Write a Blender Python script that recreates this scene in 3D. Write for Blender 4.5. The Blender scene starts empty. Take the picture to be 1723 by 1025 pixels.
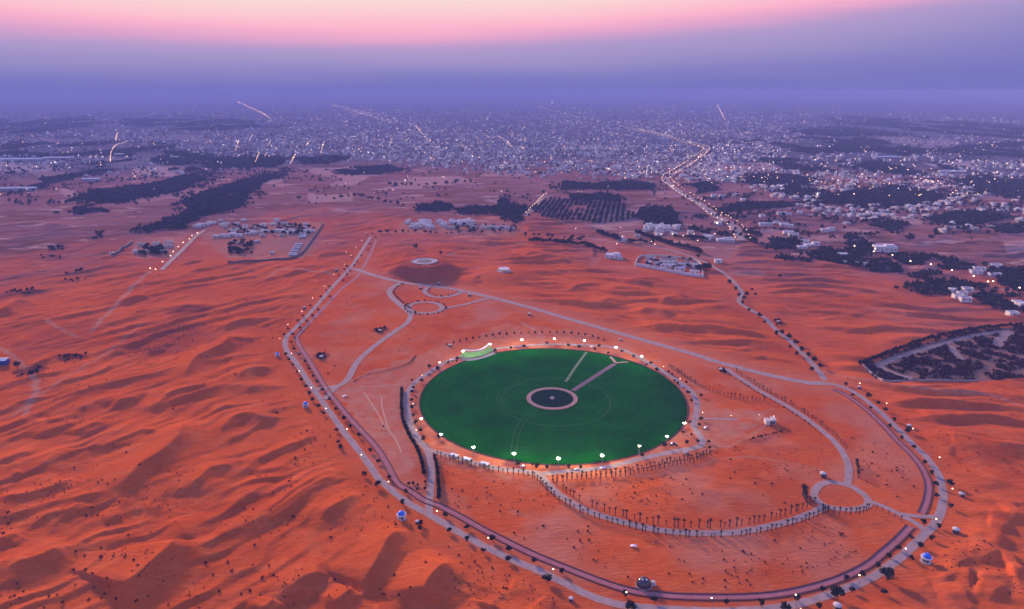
import bpy, math, random
import numpy as np
R = math.radians
random.seed(7)
rng = np.random.default_rng(11)
scene = bpy.context.scene
col = scene.collection

# ---------------------------------------------------------------- camera
CAM_H, FPX, PITCH = 200.0, 1150.0, R(17.4)
cam_d = bpy.data.cameras.new('camera')
cam = bpy.data.objects.new('camera', cam_d); col.objects.link(cam)
cam_d.sensor_width = 36.0
cam_d.lens = 36.0 * FPX / 1723.0
cam_d.clip_start = 0.5
cam_d.clip_end = 300000.0
cam.location = (0, 0, CAM_H)
cam.rotation_euler = (R(90) - PITCH, 0, 0)
scene.camera = cam

# ---------------------------------------------------------------- sky, sun, exposure
SUN_AZ, SUN_EL = R(32), R(17)          # azimuth to the left of straight ahead (+Y)
world = bpy.data.worlds.new('World'); scene.world = world
world.use_nodes = True
nt = world.node_tree; N = nt.nodes; L = nt.links
for n in list(N): N.remove(n)
def wn(t, **k):
    n = N.new(t)
    for a, v in k.items(): setattr(n, a, v)
    return n
def wmath(op, a, b=None, clamp=False):
    n = N.new('ShaderNodeMath'); n.operation = op; n.use_clamp = clamp
    for i, v in enumerate((a, b)):
        if v is None: continue
        if isinstance(v, (int, float)): n.inputs[i].default_value = v
        else: L.new(v, n.inputs[i])
    return n.outputs[0]
tc = wn('ShaderNodeTexCoord')
sep = wn('ShaderNodeSeparateXYZ'); L.new(tc.outputs['Generated'], sep.inputs[0])
elev = wmath('MULTIPLY', wmath('ARCSINE', sep.outputs[2]), 180 / math.pi)
hor = wmath('SQRT', wmath('SUBTRACT', 1.0, wmath('MULTIPLY', sep.outputs[2], sep.outputs[2])))
GA = R(17)
dt = wmath('ADD', wmath('MULTIPLY', sep.outputs[0], -math.sin(GA)), wmath('MULTIPLY', sep.outputs[1], math.cos(GA)))
cosd = wmath('DIVIDE', dt, wmath('MAXIMUM', hor, 0.001))
shift = wmath('MULTIPLY', wmath('SUBTRACT', 1.0, cosd), 7.6)
noi = wn('ShaderNodeTexNoise'); noi.inputs['Scale'].default_value = 3.0; noi.inputs['Detail'].default_value = 3.0
mapn = wn('ShaderNodeMapping'); mapn.inputs['Scale'].default_value = (1, 1, 14)
L.new(tc.outputs['Generated'], mapn.inputs[0]); L.new(mapn.outputs[0], noi.inputs['Vector'])
wob = wmath('MULTIPLY', wmath('SUBTRACT', noi.outputs[0], 0.5), 0.9)
shift = wmath('MULTIPLY', shift, wmath('DIVIDE', elev, 4.6, True))
eeff = wmath('ADD', wmath('SUBTRACT', elev, shift), wob)
def s2l(c): return tuple(((v / 255 + 0.055) / 1.055) ** 2.4 if v > 10 else v / 255 / 12.92 for v in c)
EXPOSURE = 0.78
ramp = wn('ShaderNodeValToRGB')
L.new(wmath('DIVIDE', wmath('ADD', eeff, 4.0), 30.0), ramp.inputs[0])
stops = [(-4, (92, 102, 190)), (-0.2, (117, 116, 189)), (0.5, (122, 120, 191)), (1.1, (136, 130, 195)), (1.7, (152, 142, 198)), (2.4, (167, 151, 201)), (3.0, (181, 156, 204)),
         (3.7, (226, 166, 204)), (4.4, (251, 180, 206)), (5.2, (253, 198, 210)), (6.0, (251, 215, 213)), (6.9, (249, 227, 219)), (11, (226, 214, 228)), (16, (150, 166, 238)), (25, (104, 132, 236))]
cr = ramp.color_ramp
cr.interpolation = 'LINEAR'
while len(cr.elements) < len(stops): cr.elements.new(0.5)
for e, (a, c) in zip(cr.elements, stops):
    e.position = (a + 4) / 30.0; e.color = (*s2l(c), 1)
sky = wn('ShaderNodeTexSky', sky_type='NISHITA')
sky.sun_disc = False; sky.sun_elevation = SUN_EL; sky.sun_rotation = -SUN_AZ
bg_sky = wn('ShaderNodeBackground'); L.new(sky.outputs[0], bg_sky.inputs[0]); bg_sky.inputs[1].default_value = 0.08
bg_dust = wn('ShaderNodeBackground'); L.new(ramp.outputs[0], bg_dust.inputs[0]); L.new(wmath('MULTIPLY', wmath('ADD', 1.0, wmath('MULTIPLY', wmath('DIVIDE', wmath('SUBTRACT', elev, 9.0), 14.0, True), 1.0)), 2 ** -EXPOSURE), bg_dust.inputs[1])
mixw = wn('ShaderNodeMixShader')     # the dusty twilight belt gives way to the clear sky overhead
L.new(wmath('MULTIPLY', wmath('DIVIDE', wmath('SUBTRACT', elev, 12.0), 30.0, True), 0.3), mixw.inputs[0])
L.new(bg_dust.outputs[0], mixw.inputs[1]); L.new(bg_sky.outputs[0], mixw.inputs[2])
wo = wn('ShaderNodeOutputWorld'); L.new(mixw.outputs[0], wo.inputs[0])

sd = bpy.data.lights.new('sun', 'SUN'); sd.energy = 4.3; sd.angle = R(6); sd.color = (1.0, 0.60, 0.38)
sun = bpy.data.objects.new('sun', sd); col.objects.link(sun)
sun.location = (-100, 180, 400)
sun.rotation_euler = (R(90) - SUN_EL, 0, math.pi + SUN_AZ)
vs = scene.view_settings
vs.view_transform = 'Standard'; vs.look = 'None'; vs.exposure = EXPOSURE; vs.gamma = 1.0; vs.use_curve_mapping = False
scene.render.engine = 'CYCLES'
cy = scene.cycles
cy.use_denoising = True
cy.use_adaptive_sampling = True; cy.adaptive_threshold = 0.02; cy.adaptive_min_samples = 48
cy.max_bounces = 4; cy.diffuse_bounces = 2; cy.glossy_bounces = 2; cy.transmission_bounces = 2; cy.volume_bounces = 0
cy.sample_clamp_indirect = 4.0
cy.time_limit = 800
cy.caustics_reflective = False; cy.caustics_refractive = False

# ---------------------------------------------------------------- helpers
SP, CP = math.sin(PITCH), math.cos(PITCH)
def G(px, py, z=0.0):
    """point of the plane at height z seen at photo pixel (px,py)"""
    x = (px - 861.5) / FPX; y = (512.5 - py) / FPX
    d = (x, CP + y * SP, -SP + y * CP)
    t = (z - CAM_H) / d[2]
    return (d[0] * t, d[1] * t)
def GP(pts, z=0.0): return [G(a, b, z) for a, b in pts]
def Z(pts, x0, y0, s):
    return [(x0 + a / s, y0 + b / s) for a, b in pts]
S5, S28 = 5.6933, 2.8467

def tag(o, label=None, cat=None, group=None, kind=None):
    if label: o['label'] = label
    if cat: o['category'] = cat
    if group: o['group'] = group
    if kind: o['kind'] = kind
    return o
def empty(name, loc, rz=0.0, sc=1.0):
    o = bpy.data.objects.new(name, None); col.objects.link(o)
    o.location = loc; o.rotation_euler = (0, 0, rz); o.scale = (sc, sc, sc)
    o.empty_display_size = 0.5
    return o
def link(name, me, parent=None, loc=(0, 0, 0), rz=0.0, sc=1.0):
    o = bpy.data.objects.new(name, me); col.objects.link(o)
    o.location = loc; o.rotation_euler = (0, 0, rz)
    o.scale = sc if isinstance(sc, tuple) else (sc, sc, sc)
    if parent is not None: o.parent = parent
    return o
def copy_tree(o, parent=None):
    c = o.copy(); col.objects.link(c)
    if parent is not None: c.parent = parent
    for ch in o.children: copy_tree(ch, c)
    return c

class MB:
    def __init__(s): s.v = []; s.f = []; s.m = []
    def add(s, vs, fs, mi=0):
        b = len(s.v); s.v.extend(vs)
        for f in fs: s.f.append(tuple(i + b for i in f)); s.m.append(mi)
    def box(s, c, d, rz=0.0, mi=0, top=1.0):
        cx, cy_, cz = c; dx, dy, dz = d[0] / 2, d[1] / 2, d[2] / 2
        ca, sa = math.cos(rz), math.sin(rz); vs = []
        for zz, k in ((-dz, 1.0), (dz, top)):
            for a, b in ((-dx, -dy), (dx, -dy), (dx, dy), (-dx, dy)):
                a *= k; b *= k
                vs.append((cx + a * ca - b * sa, cy_ + a * sa + b * ca, cz + zz))
        s.add(vs, [(3, 2, 1, 0), (4, 5, 6, 7), (0, 1, 5, 4), (1, 2, 6, 5), (2, 3, 7, 6), (3, 0, 4, 7)], mi)
    def lathe(s, prof, n=10, c=(0, 0, 0), mi=0):
        vs = []; fs = []
        for r_, z in prof:
            for k in range(n):
                a = 2 * math.pi * k / n
                vs.append((c[0] + r_ * math.cos(a), c[1] + r_ * math.sin(a), c[2] + z))
        for j in range(len(prof) - 1):
            for k in range(n):
                fs.append((j * n + k, j * n + (k + 1) % n, (j + 1) * n + (k + 1) % n, (j + 1) * n + k))
        if prof[-1][0] > 1e-4: fs.append(tuple((len(prof) - 1) * n + k for k in range(n)))
        if prof[0][0] > 1e-4: fs.append(tuple(reversed(range(n))))
        s.add(vs, fs, mi)
    def tube(s, a, b, r0, r1=None, n=6, mi=0):
        r1 = r0 if r1 is None else r1
        a = np.array(a, float); b = np.array(b, float); d = b - a; d /= np.linalg.norm(d)
        u = np.cross(d, (0, 0, 1) if abs(d[2]) < .9 else (1, 0, 0)); u /= np.linalg.norm(u); w = np.cross(d, u)
        vs = []
        for p, r_ in ((a, r0), (b, r1)):
            for k in range(n):
                t = 2 * math.pi * k / n
                vs.append(tuple(p + r_ * (math.cos(t) * u + math.sin(t) * w)))
        fs = [(k, (k + 1) % n, n + (k + 1) % n, n + k) for k in range(n)] + [tuple(reversed(range(n))), tuple(range(n, 2 * n))]
        s.add(vs, fs, mi)
    def mesh(s, name, mats, smooth=False):
        me = bpy.data.meshes.new(name)
        me.from_pydata([tuple(map(float, v)) for v in s.v], [], s.f)
        for m in (mats if isinstance(mats, (list, tuple)) else [mats]): me.materials.append(m)
        me.polygons.foreach_set('material_index', s.m)
        if smooth: me.polygons.foreach_set('use_smooth', [True] * len(s.f))
        me.update()
        return me
def quads_mesh(name, C, U, V, mat):
    """many free quads: centres C, half axes U,V (n,3)"""
    n = len(C)
    v = np.stack([C - U - V, C + U - V, C + U + V, C - U + V], 1).reshape(-1, 3).astype(np.float32)
    me = bpy.data.meshes.new(name)
    me.vertices.add(4 * n); me.loops.add(4 * n); me.polygons.add(n)
    me.vertices.foreach_set('co', v.ravel())
    me.loops.foreach_set('vertex_index', np.arange(4 * n, dtype=np.int32))
    me.polygons.foreach_set('loop_start', np.arange(0, 4 * n, 4, dtype=np.int32))
    me.polygons.foreach_set('loop_total', np.full(n, 4, np.int32))
    me.materials.append(mat); me.update()
    return me

# ---------------------------------------------------------------- materials
def mat(name, base, rough=0.9, noise=None, scale=1.0, bump=0.0, attr=None, spec=0.2, metal=0.0, emit=None, estr=0.0, detail=5.0):
    m = bpy.data.materials.new(name); m.use_nodes = True
    t = m.node_tree; b = t.nodes['Principled BSDF']
    b.inputs['Roughness'].default_value = rough
    b.inputs['Metallic'].default_value = metal
    b.inputs['Specular IOR Level'].default_value = spec
    b.inputs['Base Color'].default_value = (*base, 1)
    if noise is not None:
        g = t.nodes.new('ShaderNodeNewGeometry')
        n = t.nodes.new('ShaderNodeTexNoise'); n.inputs['Scale'].default_value = scale; n.inputs['Detail'].default_value = detail
        n.inputs['Roughness'].default_value = 0.65
        t.links.new(g.outputs['Position'], n.inputs['Vector'])
        r_ = t.nodes.new('ShaderNodeMapRange'); r_.inputs[1].default_value = 0.32; r_.inputs[2].default_value = 0.68
        t.links.new(n.outputs[0], r_.inputs[0])
        mx = t.nodes.new('ShaderNodeMix'); mx.data_type = 'RGBA'
        mx.inputs[6].default_value = (*base, 1); mx.inputs[7].default_value = (*noise, 1)
        t.links.new(r_.outputs[0], mx.inputs[0]); t.links.new(mx.outputs[2], b.inputs['Base Color'])
        if bump:
            bp = t.nodes.new('ShaderNodeBump'); bp.inputs['Strength'].default_value = bump; bp.inputs['Distance'].default_value = 0.3
            t.links.new(n.outputs[0], bp.inputs['Height']); t.links.new(bp.outputs[0], b.inputs['Normal'])
    if emit is not None:
        b.inputs['Emission Color'].default_value = (*emit, 1); b.inputs['Emission Strength'].default_value = estr
        m.cycles.emission_sampling = 'NONE'
    return m
M = {}
M['leaf'] = mat('dark_foliage', (0.014, 0.018, 0.009), 0.9, (0.034, 0.034, 0.014), 1.3, spec=0.0)
M['palm_leaf'] = mat('palm_fronds', (0.030, 0.022, 0.012), 0.8, (0.06, 0.04, 0.018), 1.0, spec=0.0)
M['grove'] = mat('grove_foliage', (0.014, 0.022, 0.016), 0.9, (0.036, 0.04, 0.024), 0.05, spec=0.0)
M['bark'] = mat('bark', (0.05, 0.03, 0.018), 0.95, (0.12, 0.08, 0.05), 4.0)
M['shrub'] = mat('dry_shrub', (0.07, 0.016, 0.005), 0.95, (0.12, 0.03, 0.009), 2.0, spec=0.0)
M['white'] = mat('white_render', (0.66, 0.64, 0.62), 0.85, (0.50, 0.47, 0.45), 0.25)
M['cream'] = mat('cream_render', (0.55, 0.48, 0.42), 0.85, (0.46, 0.40, 0.35), 0.2)
M['greyroof'] = mat('grey_roof', (0.32, 0.31, 0.32), 0.85, (0.22, 0.21, 0.22), 0.2)
M['darkroof'] = mat('dark_roof', (0.06, 0.055, 0.06), 0.8, (0.10, 0.09, 0.09), 0.2)
M['glass'] = mat('window_glass', (0.03, 0.035, 0.05), 0.15, spec=0.5)
M['blue'] = mat('blue_dome_paint', (0.02, 0.10, 0.52), 0.45, (0.03, 0.14, 0.6), 0.8, spec=0.4)
M['dome'] = mat('dark_dome_glass', (0.03, 0.02, 0.025), 0.18, (0.06, 0.03, 0.03), 1.5, spec=0.6)
M['metal'] = mat('galvanised_metal', (0.30, 0.30, 0.31), 0.5, metal=0.6)
M['tyre'] = mat('rubber', (0.015, 0.015, 0.015), 0.9)
M['pave'] = mat('pink_paving', (0.36, 0.22, 0.17), 0.9, (0.25, 0.15, 0.12), 0.6, spec=0.05)
M['stone'] = mat('pale_stone', (0.34, 0.28, 0.26), 0.9, (0.33, 0.28, 0.27), 0.7)
M['flood'] = mat('floodlight_glow', (1, 1, 1), 0.5, emit=(1.0, 0.86, 0.58), estr=1.2)
M['warm'] = mat('street_lamp_glow', (1, 1, 1), 0.5, emit=(1.0, 0.62, 0.30), estr=5.5)
M['far_warm'] = mat('far_lamp_glow', (1, 1, 1), 0.5, emit=(1.0, 0.56, 0.28), estr=13)
M['far_cool'] = mat('far_cool_lamp_glow', (1, 1, 1), 0.5, emit=(1.0, 0.93, 0.90), estr=11)

# ---------------------------------------------------------------- noise
def _hash(ix, iy, seed):
    h = (ix.astype(np.int64) * 374761393 + iy.astype(np.int64) * 668265263 + seed * 974634777) & 0x7fffffff
    h = ((h ^ (h >> 13)) * 1274126177) & 0x7fffffff
    h = h ^ (h >> 16)
    return (h & 0xffff) / 65535.0 * 2 * math.pi
def pn(x, y, seed=0):
    ix = np.floor(x); iy = np.floor(y); fx = x - ix; fy = y - iy
    ux = fx * fx * fx * (fx * (fx * 6 - 15) + 10); uy = fy * fy * fy * (fy * (fy * 6 - 15) + 10)
    def g(dx, dy):
        a = _hash(ix + dx, iy + dy, seed)
        return np.cos(a) * (fx - dx) + np.sin(a) * (fy - dy)
    a = g(0, 0); b = g(1, 0); c = g(0, 1); d = g(1, 1)
    return 1.5 * ((a + (b - a) * ux) + ((c + (d - c) * ux) - (a + (b - a) * ux)) * uy)
def fbm(x, y, seed=0, o=4):
    s = 0; a = 1.0; f = 1.0
    for i in range(o):
        s = s + a * pn(x * f, y * f, seed + i * 17); a *= 0.5; f *= 2.03
    return s
def sst(a, b, x):
    t = np.clip((x - a) / (b - a), 0, 1); return t * t * (3 - 2 * t)

# ---------------------------------------------------------------- traced layout (photo pixels)
def catmull(pts, step=4.0, closed=False):
    P = np.array(pts, float); n = len(P); out = []
    rngi = range(n if closed else n - 1)
    for i in rngi:
        p1 = P[i]; p2 = P[(i + 1) % n]
        p0 = P[(i - 1) % n] if (closed or i > 0) else 2 * p1 - p2
        p3 = P[(i + 2) % n] if (closed or i < n - 2) else 2 * p2 - p1
        k = max(2, int(np.linalg.norm(p2 - p1) / step))
        t = np.linspace(0, 1, k, endpoint=False)[:, None]
        out.append(0.5 * ((2 * p1) + (-p0 + p2) * t + (2 * p0 - 5 * p1 + 4 * p2 - p3) * t ** 2 + (-p0 + 3 * p1 - 3 * p2 + p3) * t ** 3))
    if not closed: out.append(P[-1:])
    return np.concatenate(out)

outer_px = [(624, 398), (608.6, 422), (591, 448.5), (566.5, 475), (545.4, 499.4), (520.8, 527.5), (498, 551), (483, 566), (479.5, 578.6), (484, 592.7), (498, 610), (513.8, 634.9),
    (527.8, 656), (541.9, 675), (559.4, 700), (579, 727), (602, 756), (621.5, 782.6), (640, 808), (662, 827), (686, 846), (714, 861.5), (744, 879), (775.6, 897.7), (810.8, 917), (857, 940),
    (895, 955.7), (930, 971.5), (958.4, 985.5), (986.5, 999.6), (1018, 1011.5), (1047, 1018), (1090, 1023), (1150, 1026.5), (1210, 1028), (1270, 1026), (1323, 1020.5), (1358, 1012.5), (1384.7, 1004), (1411, 994.8),
    (1433.5, 986.5), (1458, 975.5), (1481, 963.4), (1502, 948.6), (1523, 931), (1539, 916), (1554, 900), (1570, 885), (1581, 866), (1586.5, 845), (1586, 828), (1582.5, 808), (1574, 790), (1556.5, 767), (1536, 748),
    (1518, 728.5), (1500, 711), (1481, 693.4), (1460, 676), (1445, 665), (1426.6, 654.5), (1407.3, 648), (1389.7, 645)]
cross_px = [(1389.7, 645.5), (1365, 644.5), (1331.7, 639), (1296.6, 632), (1252.7, 621), (1200, 607), (1170.8, 597), (1100.5, 577.5), (1030, 557.5), (986, 545), (946, 533.5), (890, 517), (830.5, 501.5), (771, 488), (722, 481), (676, 475), (632, 464), (595, 452)]
ne_px = [(1389, 640), (1371.5, 617.4), (1352, 596.3), (1329, 573.5), (1303, 552.4), (1289, 537), (1268, 524.3), (1247.5, 512), (1244, 503), (1249, 494.5), (1240, 480.4), (1222, 462.8), (1203, 450.5), (1187, 441.8), (1168, 433.8), (1142, 425), (1116, 418), (1085, 410), (1050, 402)]
ring_px = [(684, 670), (686, 692), (693.5, 721), (705.8, 742), (722, 757), (744.4, 763), (771, 771), (806, 781), (841, 789), (871, 792), (890, 794), (909.7, 797), (931, 795.5), (975, 791), (1000, 789), (1039, 782), (1074, 773), (1118, 763), (1150, 757.5), (1175, 752), (1183, 742.7), (1176, 731), (1168, 719), (1169, 705.8), (1172.5, 693), (1173, 680), (1168, 666), (1156, 652.4), (1135.7, 638), (1114, 624), (1090, 610), (1072, 599.7), (1051, 590), (1026, 584), (995, 581), (960, 580), (922, 579.5), (878, 582), (835, 587), (800, 593), (772, 601), (746, 612), (722, 627), (702, 641), (689, 655)]
conn_px = [(716, 752), (722.5, 768), (725.5, 785), (726, 809), (723, 840), (721, 864)]
avenue_px = [(900, 794), (912, 804), (929, 822), (952, 840), (983, 857.5), (1018, 870), (1053, 880), (1088, 888.5), (1124, 894), (1160, 897), (1200, 897.5), (1236, 896), (1271, 890.5), (1306, 883), (1341, 873), (1372, 861), (1392, 851)]
rbt_px = [(1393, 811.8), (1376, 819), (1369.5, 830), (1376, 843.5), (1392, 852.5), (1419.6, 857), (1446, 856), (1461, 849), (1458, 837), (1443, 825), (1424, 816)]
north_px = [(1424.8, 816), (1428.3, 795), (1424, 774), (1409, 749.5), (1385, 726.5), (1358, 705.4), (1331.7, 688), (1305.4, 673), (1279, 658.5), (1258, 645), (1235, 630), (1222, 620)]
east_px = [(1459, 843), (1481, 850), (1502, 860), (1521, 869.6), (1546, 884), (1556, 894)]
east2_px = [(1510, 864), (1530, 867.5), (1550, 869.5), (1579, 870)]
nw_px = [(692, 527), (686, 542), (660, 561), (633, 580.4), (603.4, 606.7), (585, 638), (572, 648.5), (558, 651.5), (532, 656)]
nw2_px = [(572, 648), (560, 657), (546, 672)]
loopw_px = [(692, 528), (675, 514.6), (660, 501), (655, 491.7), (661, 483.5), (674, 476)]
loopa_px = [(687.5, 518), (695, 511.5), (715, 508.5), (735, 511), (744, 518), (735, 525), (715, 527.5), (696, 525)]
loopb_px = [(721, 483), (714, 490.5), (724, 498), (745, 500.5), (766, 496.5), (778, 490.5)]
loope_px = [(741, 520), (780, 513), (816, 503.5), (826, 501)]
track_px = [(633, 403), (622, 430), (601.6, 464.3), (577, 484), (545.4, 517), (519, 545), (503, 562), (499, 570), (505, 584), (517.3, 603), (531.3, 626), (543.6, 646), (552, 660), (566.5, 677), (582, 697), (606, 723), (633, 752.7), (651, 781), (668, 812), (693, 828), (714, 842), (741, 852), (775.6, 870), (811, 890), (846, 908), (895, 932), (939, 950.4), (983, 968), (1018, 981), (1053, 992), (1088, 999), (1141, 1003.5), (1191, 1005), (1253, 1004.5), (1306, 1000.5), (1358, 990.5), (1411, 974.5), (1458, 952), (1484.5, 931), (1511, 908), (1532, 886)]
track2_px = [(1551, 864), (1558, 847), (1562, 828), (1561, 810), (1549.5, 785), (1532, 763.6), (1507, 739), (1486, 716), (1463, 694), (1440.6, 676.5), (1420, 663), (1402, 655)]
hw_px = [(1249, 408), (1245, 399), (1231, 380), (1203, 364), (1180, 348), (1158, 334), (1135, 318), (1121, 306), (1126, 298), (1158, 278), (1184, 259), (1188, 253), (1180, 248), (1150, 240), (1110, 229), (1060, 217)]
vill_px = [(272, 455), (290, 437), (310, 418), (332, 396), (345, 388)]
grove_road_px = [(884, 364), (900, 348), (915, 333), (930, 330)]

roads = []   # (name, world pts, width, z, mat, closed)
OUTW, ZR = 7.5, 0.05
def W(px, closed=False, step=3.0): return catmull(GP(px), step, closed)
road_defs = [('ring', ring_px, 4.6, True), ('outer', outer_px, 4.4, False), ('cross', cross_px, 7.0, False), ('ne', ne_px, 4.8, False), ('conn', conn_px, 4.2, False), ('avenue', avenue_px, 4.6, False),
             ('rbt', rbt_px, 4.2, True), ('north', north_px, 4.2, False), ('east', east_px, 3.6, False), ('east2', east2_px, 3.2, False), ('nw', nw_px, 5.2, False), ('nw2', nw2_px, 4.0, False),
             ('loopw', loopw_px, 6.0, False), ('loopa', loopa_px, 5.0, True), ('loopb', loopb_px, 5.2, False), ('loope', loope_px, 4.6, False), ('village', vill_px, 6, False), ('grove', grove_road_px, 6, False), ('highway', hw_px, 17, False)]
RW = {k: (W(p, c, 3.0 if k not in ('highway',) else 12.0), w, c) for k, p, w, c in road_defs}
TW = {'track': (W(track_px), 3.4), 'track2': (W(track2_px), 3.2)}

LC = np.array((27.3, 431.0)); LR = 91.0     # lawn circle, fitted below to the traced rim
rim = np.array(GP([(755.1, 622.6), (800.8, 604.1), (843, 593.6), (878, 589.2), (922, 587.1), (983.5, 590.9), (1018.6, 597.1), (1065.4, 610.3), (1109.3, 627.8), (1135.7, 648.9), (1151.5, 666.5), (1155.3, 685.8), (1146.2, 719.9), (1121.6, 740.9), (1072.4, 760.3), (1023.2, 772.6), (960, 780.5), (744.6, 735.7), (781.5, 755), (834.2, 769), (869.3, 776.1), (738.6, 631.3), (714, 652.4), (704.4, 678.8), (710.5, 696.3), (728, 719)]))
A_ = np.c_[2 * rim, np.ones(len(rim))]; s_ = np.linalg.lstsq(A_, (rim ** 2).sum(1), rcond=None)[0]
LC = s_[:2]; LR = math.sqrt(s_[2] + LC @ LC)

# far groves (photo pixels)
groves = [
 ('left', [(110, 338), (165, 320), (240, 313), (335, 291), (345, 303), (300, 322), (200, 341)]),
 ('left', [(305, 362), (322, 335), (385, 307), (470, 290), (478, 297), (430, 315), (408, 347), (355, 366)]),
 ('left', [(224, 387), (285, 370), (332, 367), (310, 384), (255, 389)]),
 ('left', [(0, 293), (110, 281), (240, 266), (215, 282), (130, 298), (0, 316)]),
 ('left', [(105, 357), (140, 351), (178, 356), (150, 362)]),
 ('left', [(500, 268), (560, 262), (585, 268), (545, 278), (505, 277)]),
 ('left', [(200, 202), (330, 196), (440, 212), (330, 221), (230, 214)]),
 ('mid', [(705, 347), (735, 342), (762, 346), (760, 358), (710, 357)]),
 ('mid', [(770, 352), (830, 349), (848, 336), (872, 346), (885, 352), (876, 372), (850, 371), (822, 360), (772, 360)]),
 ('rows', [(900, 356), (925, 333), (962, 338), (1000, 340), (1050, 345), (1064, 362), (1062, 373), (990, 376), (915, 368)]),
 ('mid', [(960, 330), (1000, 327), (1042, 331), (1050, 343), (1000, 340), (965, 337)]),
 ('mid', [(1070, 360), (1092, 352), (1126, 350), (1140, 372), (1135, 381), (1083, 382)]),
 ('mid', [(945, 306), (1000, 311), (1058, 305), (1095, 308), (1101, 317), (1020, 321), (950, 320)]),
 ('right', [(1205, 354), (1262, 343), (1320, 339), (1347, 345), (1300, 354), (1215, 359)]),
 ('right', [(1360, 345), (1385, 330), (1440, 322), (1500, 315), (1590, 330), (1560, 345), (1480, 350), (1420, 346)]),
 ('right', [(1555, 371), (1600, 357), (1650, 360), (1692, 365), (1670, 376), (1600, 381)]),
 ('right', [(1660, 387), (1700, 378), (1730, 377), (1730, 397), (1690, 393)]),
 ('right', [(1283, 414), (1303, 405), (1330, 405), (1346, 414), (1336, 424), (1300, 421)]),
 ('right', [(1300, 433), (1330, 435), (1362, 437), (1358, 442), (1320, 440)]),
 ('right', [(1350, 428), (1390, 423), (1440, 429), (1462, 442), (1445, 452), (1400, 445)]),
 ('right', [(1418, 402), (1445, 400), (1448, 408), (1422, 410)]),
 ('right', [(1422, 415), (1455, 412), (1480, 420), (1468, 427), (1430, 424)]),
 ('right', [(1462, 442), (1508, 443), (1516, 455), (1490, 462), (1456, 452)]),
 ('right', [(1500, 428), (1560, 432), (1566, 440), (1530, 447), (1503, 440)]),
 ('right', [(1574, 434), (1640, 446), (1632, 459), (1590, 456)]),
 ('right', [(1514, 483), (1562, 474), (1610, 472), (1652, 487), (1590, 498), (1532, 491)]),
 ('right', [(1520, 463), (1550, 460), (1582, 468), (1545, 470)]),
 ('right', [(1668, 456), (1730, 462), (1730, 497), (1690, 486), (1668, 470)]),
 ('right', [(1636, 502), (1690, 494), (1730, 510), (1730, 532), (1680, 524), (1640, 511)]),
 ('right', [(1235, 272), (1330, 268), (1400, 274), (1428, 288), (1350, 289), (1280, 283)]),
 ('right', [(1340, 222), (1420, 214), (1510, 226), (1480, 240), (1380, 238)]),
 ('right', [(1600, 302), (1660, 298), (1730, 308), (1730, 336), (1650, 326)]),
 ('right', [(1540, 256), (1640, 250), (1730, 262), (1730, 274), (1620, 270)]),
 ('right', [(1160, 310), (1205, 308), (1215, 322), (1175, 326)]),
 ('left', [(-20, 250), (80, 240), (260, 246), (330, 262), (120, 264), (0, 262)]),
 ('left', [(-20, 205), (120, 198), (180, 206), (90, 222), (-20, 226)]),
 ('left', [(240, 268), (330, 262), (400, 270), (380, 284), (290, 286)]),
 ('left', [(-20, 300), (60, 297), (110, 306), (60, 320), (-20, 326)]),
 ('left', [(380, 268), (450, 262), (480, 272), (450, 282), (390, 284)]),
 ('mid', [(560, 286), (640, 280), (690, 288), (640, 294), (570, 293)]),
 ('right', [(1300, 240), (1420, 236), (1560, 246), (1720, 242), (1720, 258), (1500, 262), (1330, 258)]),
 ('right', [(1430, 200), (1560, 204), (1723, 216), (1723, 236), (1560, 228), (1450, 214)]),
 ('right', [(1250, 296), (1330, 292), (1380, 304), (1340, 316), (1260, 312)]),
 ('right', [(1450, 270), (1560, 276), (1620, 288), (1520, 296), (1450, 288)]),
 ('right', [(1300, 322), (1360, 318), (1400, 326), (1340, 334)]),
 ('right', [(1460, 380), (1500, 372), (1540, 380), (1500, 388)]),
]
def inpoly(x, y, poly):
    c = np.zeros(x.shape, bool); n = len(poly); j = n - 1
    for i in range(n):
        xi, yi = poly[i]; xj, yj = poly[j]
        c ^= ((yi > y) != (yj > y)) & (x < (xj - xi) * (y - yi) / (yj - yi + 1e-9) + xi); j = i
    return c
park_poly = [tuple(p) for p in W(outer_px)[::6]] + GP([(1389, 640), (1100, 577), (830, 500), (640, 468)])
plot_px = [(1445, 617), (1500, 594), (1560, 573), (1650, 555), (1760, 546), (1800, 632), (1650, 642), (1580, 640), (1482, 644)]

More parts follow.
